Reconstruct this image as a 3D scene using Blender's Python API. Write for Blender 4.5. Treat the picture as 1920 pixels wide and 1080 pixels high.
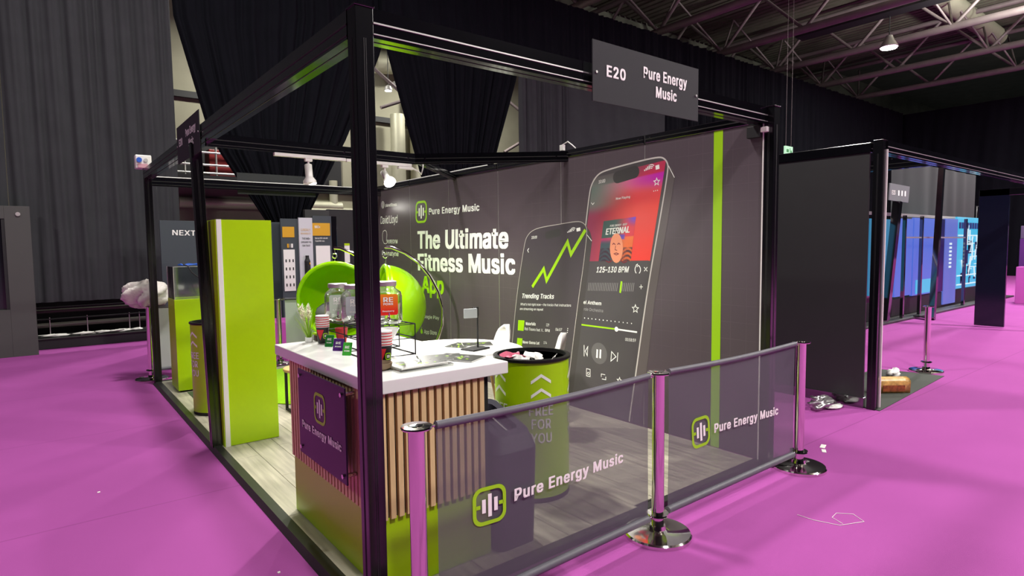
import bpy, bmesh, math, random
from mathutils import Vector, Matrix
random.seed(7)
for o in list(bpy.data.objects): bpy.data.objects.remove(o)
S = bpy.context.scene
col = S.collection
PI = math.pi

# ------------------------------------------------------------------ camera, world, lights
cam = bpy.data.cameras.new('camera'); co = bpy.data.objects.new('camera', cam); col.objects.link(co)
M3 = Matrix(((0.7864, 0.0513, -0.6156), (-0.6176, 0.0475, -0.7851), (-0.0111, 0.9976, 0.069)))
co.matrix_world = Matrix.Translation(Vector((-0.9955, -2.2207, 1.5717))) @ M3.to_4x4()
cam.sensor_fit = 'HORIZONTAL'; cam.sensor_width = 36; cam.lens = 21.197; cam.clip_start = .05; cam.clip_end = 200
S.camera = co
S.view_settings.view_transform = 'Standard'; S.view_settings.look = 'None'
S.view_settings.gamma = 1; S.view_settings.use_curve_mapping = False
S.view_settings.exposure = 0.0
wd = bpy.data.worlds.new('world'); S.world = wd; wd.use_nodes = True
wd.node_tree.nodes['Background'].inputs[0].default_value = (.75, .8, .9, 1)
wd.node_tree.nodes['Background'].inputs[1].default_value = .05

def light(name, kind, loc, power, color=(1, 1, 1), size=.3, target=None, spot=60, blend=.5):
    l = bpy.data.lights.new(name, kind); l.energy = power; l.color = color
    if kind == 'AREA': l.shape = 'DISK'; l.size = size
    elif kind == 'SPOT': l.spot_size = math.radians(spot); l.spot_blend = blend; l.shadow_soft_size = size
    else: l.shadow_soft_size = size
    o = bpy.data.objects.new(name, l); col.objects.link(o); o.location = loc
    if target is not None:
        o.rotation_euler = (Vector(target) - Vector(loc)).to_track_quat('-Z', 'Y').to_euler()
    return o
# high-bay lamps under the hall roof
HALL = [(.6, 3.6, 9.2, 640), (.4, -5.5, 9.2, 720), (-7, 4, 8.5, 260), (8.5, -6.5, 8.2, 1000), (14, -3, 8.2, 1100), (22, 2, 8.0, 1200), (30, -2, 8.0, 700)]  # weak left lamp and farthest lamp added to light drape and far roof
for x, y, z, p in HALL:
    light('high_bay_light', 'AREA', (x, y, z), p, (1, .97, .93), .8)
    if x > 2: g = light('roof_fill_light', 'AREA', (x, y, z + .5), p * 2.2, (.98, 1, .92), .8); g.rotation_euler = (PI, 0, 0)  # added upward fill that brightens the roof and trusses
# lamps behind the drapes
for x, y, z, p in [(4, 12.6, 7.4, 450), (9.5, 12.6, 7.4, 450)]:
    light('backstage_light', 'AREA', (x, y, z), p, (1, .98, .9), .6)

# ------------------------------------------------------------------ materials
def lin(c):
    return tuple((v / 12.92 if v <= .04045 else ((v + .055) / 1.055) ** 2.4) for v in c)
def rgb(r, g, b): return lin((r / 255, g / 255, b / 255))
def mat(name, c, rough=.5, metal=0, noise=0, nscale=20, bump=0, bscale=200, spec=.5, rand=0, emit=None, estr=1, stretch=None):
    m = bpy.data.materials.new(name); m.use_nodes = True
    nt = m.node_tree; b = nt.nodes['Principled BSDF']
    b.inputs['Base Color'].default_value = (*c, 1); b.inputs['Roughness'].default_value = rough
    b.inputs['Metallic'].default_value = metal; b.inputs['Specular IOR Level'].default_value = spec
    tc = nt.nodes.new('ShaderNodeTexCoord'); src = tc.outputs['Object']
    if stretch:
        mp = nt.nodes.new('ShaderNodeMapping'); mp.inputs['Scale'].default_value = stretch
        nt.links.new(src, mp.inputs[0]); src = mp.outputs[0]
    if noise or rand:
        n = nt.nodes.new('ShaderNodeTexNoise'); n.inputs['Scale'].default_value = nscale; n.inputs['Detail'].default_value = 4
        nt.links.new(src, n.inputs['Vector'])
        mr = nt.nodes.new('ShaderNodeMapRange'); mr.inputs[3].default_value = 1 - noise; mr.inputs[4].default_value = 1 + noise
        mr.inputs[1].default_value = .25; mr.inputs[2].default_value = .75
        nt.links.new(n.outputs[0], mr.inputs[0]); val = mr.outputs[0]
        if rand:
            oi = nt.nodes.new('ShaderNodeObjectInfo'); r2 = nt.nodes.new('ShaderNodeMapRange')
            r2.inputs[3].default_value = 1 - rand; r2.inputs[4].default_value = 1 + rand
            nt.links.new(oi.outputs['Random'], r2.inputs[0])
            mm = nt.nodes.new('ShaderNodeMath'); mm.operation = 'MULTIPLY'
            nt.links.new(val, mm.inputs[0]); nt.links.new(r2.outputs[0], mm.inputs[1]); val = mm.outputs[0]
        vm = nt.nodes.new('ShaderNodeVectorMath'); vm.operation = 'SCALE'; vm.inputs[0].default_value = c
        nt.links.new(val, vm.inputs['Scale']); nt.links.new(vm.outputs[0], b.inputs['Base Color'])
    if bump:
        n = nt.nodes.new('ShaderNodeTexNoise'); n.inputs['Scale'].default_value = bscale; nt.links.new(src, n.inputs['Vector'])
        bp = nt.nodes.new('ShaderNodeBump'); bp.inputs['Strength'].default_value = bump; bp.inputs['Distance'].default_value = .01
        nt.links.new(n.outputs[0], bp.inputs['Height']); nt.links.new(bp.outputs[0], b.inputs['Normal'])
    if emit:
        b.inputs['Emission Color'].default_value = (*emit, 1); b.inputs['Emission Strength'].default_value = estr
    return m
def glass_mat(name, tint=(1, 1, 1), alpha=.25, rough=.05):
    m = mat(name, tint, rough); nt = m.node_tree; b = nt.nodes['Principled BSDF']; out = nt.nodes['Material Output']
    tr = nt.nodes.new('ShaderNodeBsdfTransparent'); mx = nt.nodes.new('ShaderNodeMixShader'); gl = nt.nodes.new('ShaderNodeBsdfGlossy')
    tr.inputs[0].default_value = (*tint, 1); gl.inputs['Roughness'].default_value = rough
    lw = nt.nodes.new('ShaderNodeLayerWeight'); lw.inputs[0].default_value = .5
    mr = nt.nodes.new('ShaderNodeMapRange'); mr.inputs[3].default_value = alpha * .4; mr.inputs[4].default_value = min(1, alpha * 3)
    nt.links.new(lw.outputs['Facing'], mr.inputs[0]); nt.links.new(mr.outputs[0], mx.inputs[0])
    nt.links.new(tr.outputs[0], mx.inputs[1]); nt.links.new(gl.outputs[0], mx.inputs[2]); nt.links.new(mx.outputs[0], out.inputs[0])
    return m
def mesh_mat(name, c, alpha):
    m = mat(name, c, .6); nt = m.node_tree; b = nt.nodes['Principled BSDF']; out = nt.nodes['Material Output']
    tr = nt.nodes.new('ShaderNodeBsdfTransparent'); mx = nt.nodes.new('ShaderNodeMixShader'); mx.inputs[0].default_value = alpha
    nt.links.new(tr.outputs[0], mx.inputs[1]); nt.links.new(b.outputs[0], mx.inputs[2]); nt.links.new(mx.outputs[0], out.inputs[0])
    return m
def vcol_mat(name, rough=.35):
    m = mat(name, (1, 1, 1), rough); nt = m.node_tree; a = nt.nodes.new('ShaderNodeVertexColor'); a.layer_name = 'print'
    nt.links.new(a.outputs[0], nt.nodes['Principled BSDF'].inputs['Base Color']); return m

LIME = rgb(174, 214, 0)
M_black = mat('black_powder_coated_metal', rgb(9, 9, 13), .1, .0, .1, 8, spec=.5)
M_black.node_tree.nodes['Principled BSDF'].inputs['IOR'].default_value = 2.8
M_post = mat('satin_black_metal', rgb(10, 10, 14), .2, .0, .1, 8, spec=.5)
M_post.node_tree.nodes['Principled BSDF'].inputs['IOR'].default_value = 1.65
M_blackmatt = mat('matt_black', rgb(24, 24, 26), .6)
M_trim = mat('black_floor_trim', rgb(40, 41, 38), .4, .0, .15, 10)
M_chrome = mat('polished_chrome', rgb(225, 222, 218), .08, 1)
M_chrome_dull = mat('brushed_steel', rgb(214, 212, 208), .38, .8)
M_lime = mat('lime_green_laminate', LIME, .3, 0, .02, 3)
M_lime_gloss = mat('glossy_lime_shell', rgb(160, 222, 0), .18, spec=.6)
M_lime_print = mat('lime_print', rgb(160, 215, 0), .45)
M_white = mat('white_gloss_laminate', rgb(236, 236, 232), .25)
M_whiteprint = mat('white_print', rgb(252, 253, 246), .5)
M_whiteplastic = mat('white_plastic', rgb(232, 230, 224), .35)
M_greyprint = mat('grey_print', rgb(120, 116, 116), .5)
M_oak = mat('oak_slat_wood', rgb(222, 190, 140), .5, 0, .1, 12, .05, 80, rand=.06, stretch=(6, 6, .6))
M_felt = mat('black_acoustic_felt', rgb(14, 14, 15), .9)
M_purple = mat('purple_acrylic', rgb(40, 20, 50), .28, spec=.3)
M_signgrey = mat('dark_grey_sign_board', rgb(50, 52, 53), .75, spec=.25)
M_drape = mat('black_velour_drape', rgb(16, 17, 23), .92, 0, .12, 3, .1, 300, spec=.1)
M_drape2 = mat('lit_black_and_charcoal_drape', rgb(60, 61, 64), .92, 0, .08, 3, .1, 300, spec=.15)  # left black drapes have front light in their colour; charcoal drapes share it
M_banner = mesh_mat('grey_mesh_banner', rgb(92, 91, 99), .70)
M_hem = mat('grey_banner_hem', rgb(92, 90, 98), .55, 0, .1, 20)
M_banner_spotlit = mat('spotlit_mesh_banner', rgb(196, 202, 198), .6)  # same mesh as the near banners; spotlight paleness is in the colour
M_glass = glass_mat('clear_glass', (.97, .98, .97), .35)
M_acryl = glass_mat('clear_acrylic', (.93, .95, .93), .3)
M_film = glass_mat('crumpled_clear_film', (.9, .88, .86), .7, .3)
M_darkbin = mat('dark_recycling_plastic', rgb(52, 50, 60), .4, 0, .05, 10)
M_binblack = mat('black_bin_plastic', rgb(18, 18, 20), .35)
M_rug = mat('lime_shag_rug', rgb(150, 205, 10), .95, 0, .2, 60, .6, 120)
M_wood = mat('light_wood', rgb(205, 165, 110), .45, 0, .12, 10, stretch=(1, 8, 1))
M_cushion = mat('grey_cushion', rgb(105, 108, 106), .9)
M_roof = mat('dark_corrugated_roof', rgb(96, 95, 84), .8, 0, .2, 1.5)
M_truss = mat('mauve_grey_painted_steel', rgb(116, 104, 104), .5, .1, .1, 4)
M_beige = mat('olive_beige_blockwork', rgb(140, 137, 118), .85, 0, .08, 2)
M_duct = mat('galvanised_duct', rgb(190, 188, 165), .45, .4, .08, 3)
M_dkslate = mat('dark_slate_panel', rgb(60, 68, 74), .5)
M_nbpanel = mat('charcoal_panel', rgb(48, 48, 48), .45, 0, .04, 5)
M_yellow = mat('ochre_print', rgb(214, 160, 30), .5)
M_red = mat('red_print', rgb(214, 38, 48), .45)
M_paper = mat('white_paper', rgb(238, 236, 232), .7)
M_darkprint = mat('dark_brochure_print', rgb(52, 54, 50), .35)
M_kiosk = mat('warm_grey_kiosk', rgb(72, 72, 70), .6)
M_screen = mat('dark_screen_glass', rgb(38, 42, 46), .15)
M_magenta = mat('magenta_fabric', rgb(190, 80, 170), .8)
M_blueb = mat('blue_socket', rgb(40, 90, 190), .4)

def carpet_mat():
    m = mat('purple_exhibition_carpet', rgb(164, 79, 153), .95, 0, .05, 1.2, .35, 500, spec=.1)
    nt = m.node_tree; b = nt.nodes['Principled BSDF']; old = b.inputs['Base Color'].links[0].from_socket
    tc = nt.nodes.new('ShaderNodeTexCoord'); sp = nt.nodes.new('ShaderNodeSeparateXYZ'); nt.links.new(tc.outputs['Object'], sp.inputs[0])
    # carpet is laid in 2 m strips: thin darker joints
    md = nt.nodes.new('ShaderNodeMath'); md.operation = 'PINGPONG'; md.inputs[1].default_value = 1.0; nt.links.new(sp.outputs[1], md.inputs[0])
    lt = nt.nodes.new('ShaderNodeMath'); lt.operation = 'LESS_THAN'; lt.inputs[1].default_value = .006; nt.links.new(md.outputs[0], lt.inputs[0])
    mr = nt.nodes.new('ShaderNodeMapRange'); mr.inputs[3].default_value = 1; mr.inputs[4].default_value = .82; nt.links.new(lt.outputs[0], mr.inputs[0])
    vm = nt.nodes.new('ShaderNodeVectorMath'); vm.operation = 'SCALE'
    nt.links.new(old, vm.inputs[0]); nt.links.new(mr.outputs[0], vm.inputs['Scale']); nt.links.new(vm.outputs[0], b.inputs['Base Color'])
    return m
M_carpet = carpet_mat()
def plank_mat():
    m = mat('pale_grey_oak_laminate', rgb(176, 170, 152), .4, 0, .30, 3, .04, 60, rand=.14, stretch=(11, .8, 9)); return m
M_plank = plank_mat()
def wallprint_mat():
    m = mat('plum_grey_wall_print', rgb(84, 73, 80), .42, 0, .04, 1.5)
    nt = m.node_tree; b = nt.nodes['Principled BSDF']; old = b.inputs['Base Color'].links[0].from_socket
    tc = nt.nodes.new('ShaderNodeTexCoord'); sp = nt.nodes.new('ShaderNodeSeparateXYZ'); nt.links.new(tc.outputs['Object'], sp.inputs[0])
    outs = []
    for ax in (1, 2):
        md = nt.nodes.new('ShaderNodeMath'); md.operation = 'PINGPONG'; md.inputs[1].default_value = .0625; nt.links.new(sp.outputs[ax], md.inputs[0])
        lt = nt.nodes.new('ShaderNodeMath'); lt.operation = 'LESS_THAN'; lt.inputs[1].default_value = .0014; nt.links.new(md.outputs[0], lt.inputs[0]); outs.append(lt)
    mx = nt.nodes.new('ShaderNodeMath'); mx.operation = 'MAXIMUM'
    nt.links.new(outs[0].outputs[0], mx.inputs[0]); nt.links.new(outs[1].outputs[0], mx.inputs[1])
    n = nt.nodes.new('ShaderNodeTexNoise'); n.inputs['Scale'].default_value = 1.3; nt.links.new(tc.outputs['Object'], n.inputs['Vector'])
    gt = nt.nodes.new('ShaderNodeMapRange'); gt.inputs[1].default_value = .4; gt.inputs[2].default_value = .65; nt.links.new(n.outputs[0], gt.inputs[0])
    m3 = nt.nodes.new('ShaderNodeMath'); m3.operation = 'MULTIPLY'; nt.links.new(mx.outputs[0], m3.inputs[0]); nt.links.new(gt.outputs[0], m3.inputs[1])
    mr = nt.nodes.new('ShaderNodeMapRange'); mr.inputs[3].default_value = 1; mr.inputs[4].default_value = 1.45; nt.links.new(m3.outputs[0], mr.inputs[0])
    vm = nt.nodes.new('ShaderNodeVectorMath'); vm.operation = 'SCALE'
    nt.links.new(old, vm.inputs[0]); nt.links.new(mr.outputs[0], vm.inputs['Scale']); nt.links.new(vm.outputs[0], b.inputs['Base Color'])
    return m
M_wallprint = wallprint_mat()

# ------------------------------------------------------------------ geometry helpers
class MB:
    def __init__(s): s.v = []; s.f = []; s.sm = []
    def add(s, vs, fs, smooth=False):
        b = len(s.v); s.v += [tuple(p) for p in vs]; s.f += [tuple(b + i for i in f) for f in fs]; s.sm += [smooth] * len(fs); return s
    def box(s, lo, hi, bev=0, rz=0):
        x0, y0, z0 = lo; x1, y1, z1 = hi
        if bev <= 0:
            vs = [(x0, y0, z0), (x1, y0, z0), (x1, y1, z0), (x0, y1, z0), (x0, y0, z1), (x1, y0, z1), (x1, y1, z1), (x0, y1, z1)]
            fs = [(0, 3, 2, 1), (4, 5, 6, 7), (0, 1, 5, 4), (1, 2, 6, 5), (2, 3, 7, 6), (3, 0, 4, 7)]
        else:
            bm = bmesh.new(); bmesh.ops.create_cube(bm, size=1)
            for v in bm.verts: v.co = Vector(((x0 + x1) / 2 + v.co.x * (x1 - x0), (y0 + y1) / 2 + v.co.y * (y1 - y0), (z0 + z1) / 2 + v.co.z * (z1 - z0)))
            bmesh.ops.bevel(bm, geom=bm.edges[:], offset=bev, segments=2, affect='EDGES', profile=.5)
            bm.verts.index_update(); vs = [v.co.copy() for v in bm.verts]; fs = [[v.index for v in f.verts] for f in bm.faces]; bm.free()
        if rz:
            cx, cy = (x0 + x1) / 2, (y0 + y1) / 2; c, q = math.cos(rz), math.sin(rz)
            vs = [(cx + (p[0] - cx) * c - (p[1] - cy) * q, cy + (p[0] - cx) * q + (p[1] - cy) * c, p[2]) for p in vs]
        return s.add(vs, fs)
    def bar(s, a, b, w, h, up=(0, 0, 1)):
        a = Vector(a); b = Vector(b); d = (b - a).normalized(); u = Vector(up)
        sd = d.cross(u)
        if sd.length < 1e-4: sd = d.cross(Vector((1, 0, 0)))
        sd.normalize(); u = sd.cross(d).normalized()
        vs = [p + sd * i * w / 2 + u * j * h / 2 for p in (a, b) for i, j in ((-1, -1), (1, -1), (1, 1), (-1, 1))]
        return s.add(vs, [(0, 1, 2, 3), (7, 6, 5, 4), (0, 4, 5, 1), (1, 5, 6, 2), (2, 6, 7, 3), (3, 7, 4, 0)])
    def tube(s, pts, r, n=8, caps=True, closed=False):
        pts = [Vector(p) for p in pts]; rs = r if isinstance(r, (list, tuple)) else [r] * len(pts)
        N = len(pts); vs = []; prev = None
        for i, p in enumerate(pts):
            if closed: t = pts[(i + 1) % N] - pts[i - 1]
            else: t = pts[min(i + 1, N - 1)] - pts[max(i - 1, 0)]
            t.normalize()
            if prev is None:
                a = Vector((0, 0, 1)) if abs(t.z) < .9 else Vector((1, 0, 0)); prev = t.cross(a).normalized()
            else: prev = (prev - t * prev.dot(t)).normalized()
            q = t.cross(prev)
            for k in range(n):
                an = 2 * PI * k / n; vs.append(p + prev * math.cos(an) * rs[i] + q * math.sin(an) * rs[i])
        fs = []
        for i in range(N if closed else N - 1):
            j = (i + 1) % N
            for k in range(n): fs.append((i * n + k, i * n + (k + 1) % n, j * n + (k + 1) % n, j * n + k))
        s.add(vs, fs, True)
        if caps and not closed:
            s.add(vs[:n], [tuple(range(n))[::-1]]); s.add(vs[-n:], [tuple(range(n))])
        return s
    def lathe(s, prof, c=(0, 0, 0), n=24, smooth=True):
        an = [math.atan2(b_[1] - a_[1], b_[0] - a_[0]) for a_, b_ in zip(prof, prof[1:])]; P2 = [prof[0]]; brk = set()
        for i in range(1, len(prof) - 1):
            P2.append(prof[i]); dA = abs((an[i] - an[i - 1] + PI) % (2 * PI) - PI)
            if dA > .35: brk.add(len(P2) - 1); P2.append(prof[i])
        P2.append(prof[-1]); prof = P2
        vs = [(c[0] + r * math.cos(2 * PI * k / n), c[1] + r * math.sin(2 * PI * k / n), c[2] + z) for r, z in prof for k in range(n)]
        fs = [(i * n + k, i * n + (k + 1) % n, (i + 1) * n + (k + 1) % n, (i + 1) * n + k) for i in range(len(prof) - 1) if i not in brk for k in range(n)]
        s.add(vs, fs, smooth)
        if prof[0][0] > 1e-5: s.add(vs[:n], [tuple(range(n))[::-1]])
        if prof[-1][0] > 1e-5: s.add(vs[-n:], [tuple(range(n))])
        return s
    def prism(s, poly, z0, z1):
        n = len(poly); vs = [(x, y, z0) for x, y in poly] + [(x, y, z1) for x, y in poly]
        return s.add(vs, [tuple(range(n))[::-1], tuple(range(n, 2 * n))] + [(i, (i + 1) % n, n + (i + 1) % n, n + i) for i in range(n)])
    def obj(s, name, m, parent=None, world=True):
        me = bpy.data.meshes.new(name); me.from_pydata(s.v, [], s.f)
        me.polygons.foreach_set('use_smooth', s.sm); me.materials.append(m); me.update()
        o = bpy.data.objects.new(name, me); col.objects.link(o)
        if parent is not None:
            o.parent = parent
            if world: me.transform(BASE[ROOT.get(parent.name, parent.name)].inverted())
            ROOT[o.name] = ROOT.get(parent.name, parent.name)
        return o
BASE = {}; ROOT = {}
def tag(o, label=None, cat=None, group=None, kind=None):
    for k, v in (('label', label), ('category', cat), ('group', group), ('kind', kind)):
        if v: o[k] = v
    return o
def thing(name, label, cat, loc=(0, 0, 0), rz=0, group=None):
    o = bpy.data.objects.new(name, None); col.objects.link(o); o.location = loc; o.rotation_euler = (0, 0, rz); o.empty_display_size = .1
    BASE[o.name] = Matrix.Translation(Vector(loc)) @ Matrix.Rotation(rz, 4, 'Z')
    return tag(o, label, cat, group)
def solo(name, mb, m, label, cat, group=None):   # a thing made of a single mesh; origin moved to its base
    xs = [p[0] for p in mb.v]; ys = [p[1] for p in mb.v]; zs = [p[2] for p in mb.v]
    c = Vector(((min(xs) + max(xs)) / 2, (min(ys) + max(ys)) / 2, min(zs)))
    o = mb.obj(name, m); o.data.transform(Matrix.Translation(-c)); o.location = c
    BASE[o.name] = Matrix.Translation(c)
    return tag(o, label, cat, group)
def struct(name, mb, m, parent=None):
    o = mb.obj(name, m, parent)
    if parent is None: o['kind'] = 'structure'; BASE[o.name] = Matrix.Identity(4)
    return o
def copy_tree(o, parent=None):
    c = o.copy(); col.objects.link(c)
    if parent is not None: c.parent = parent
    for ch in list(o.children): copy_tree(ch, c)
    return c

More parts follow.
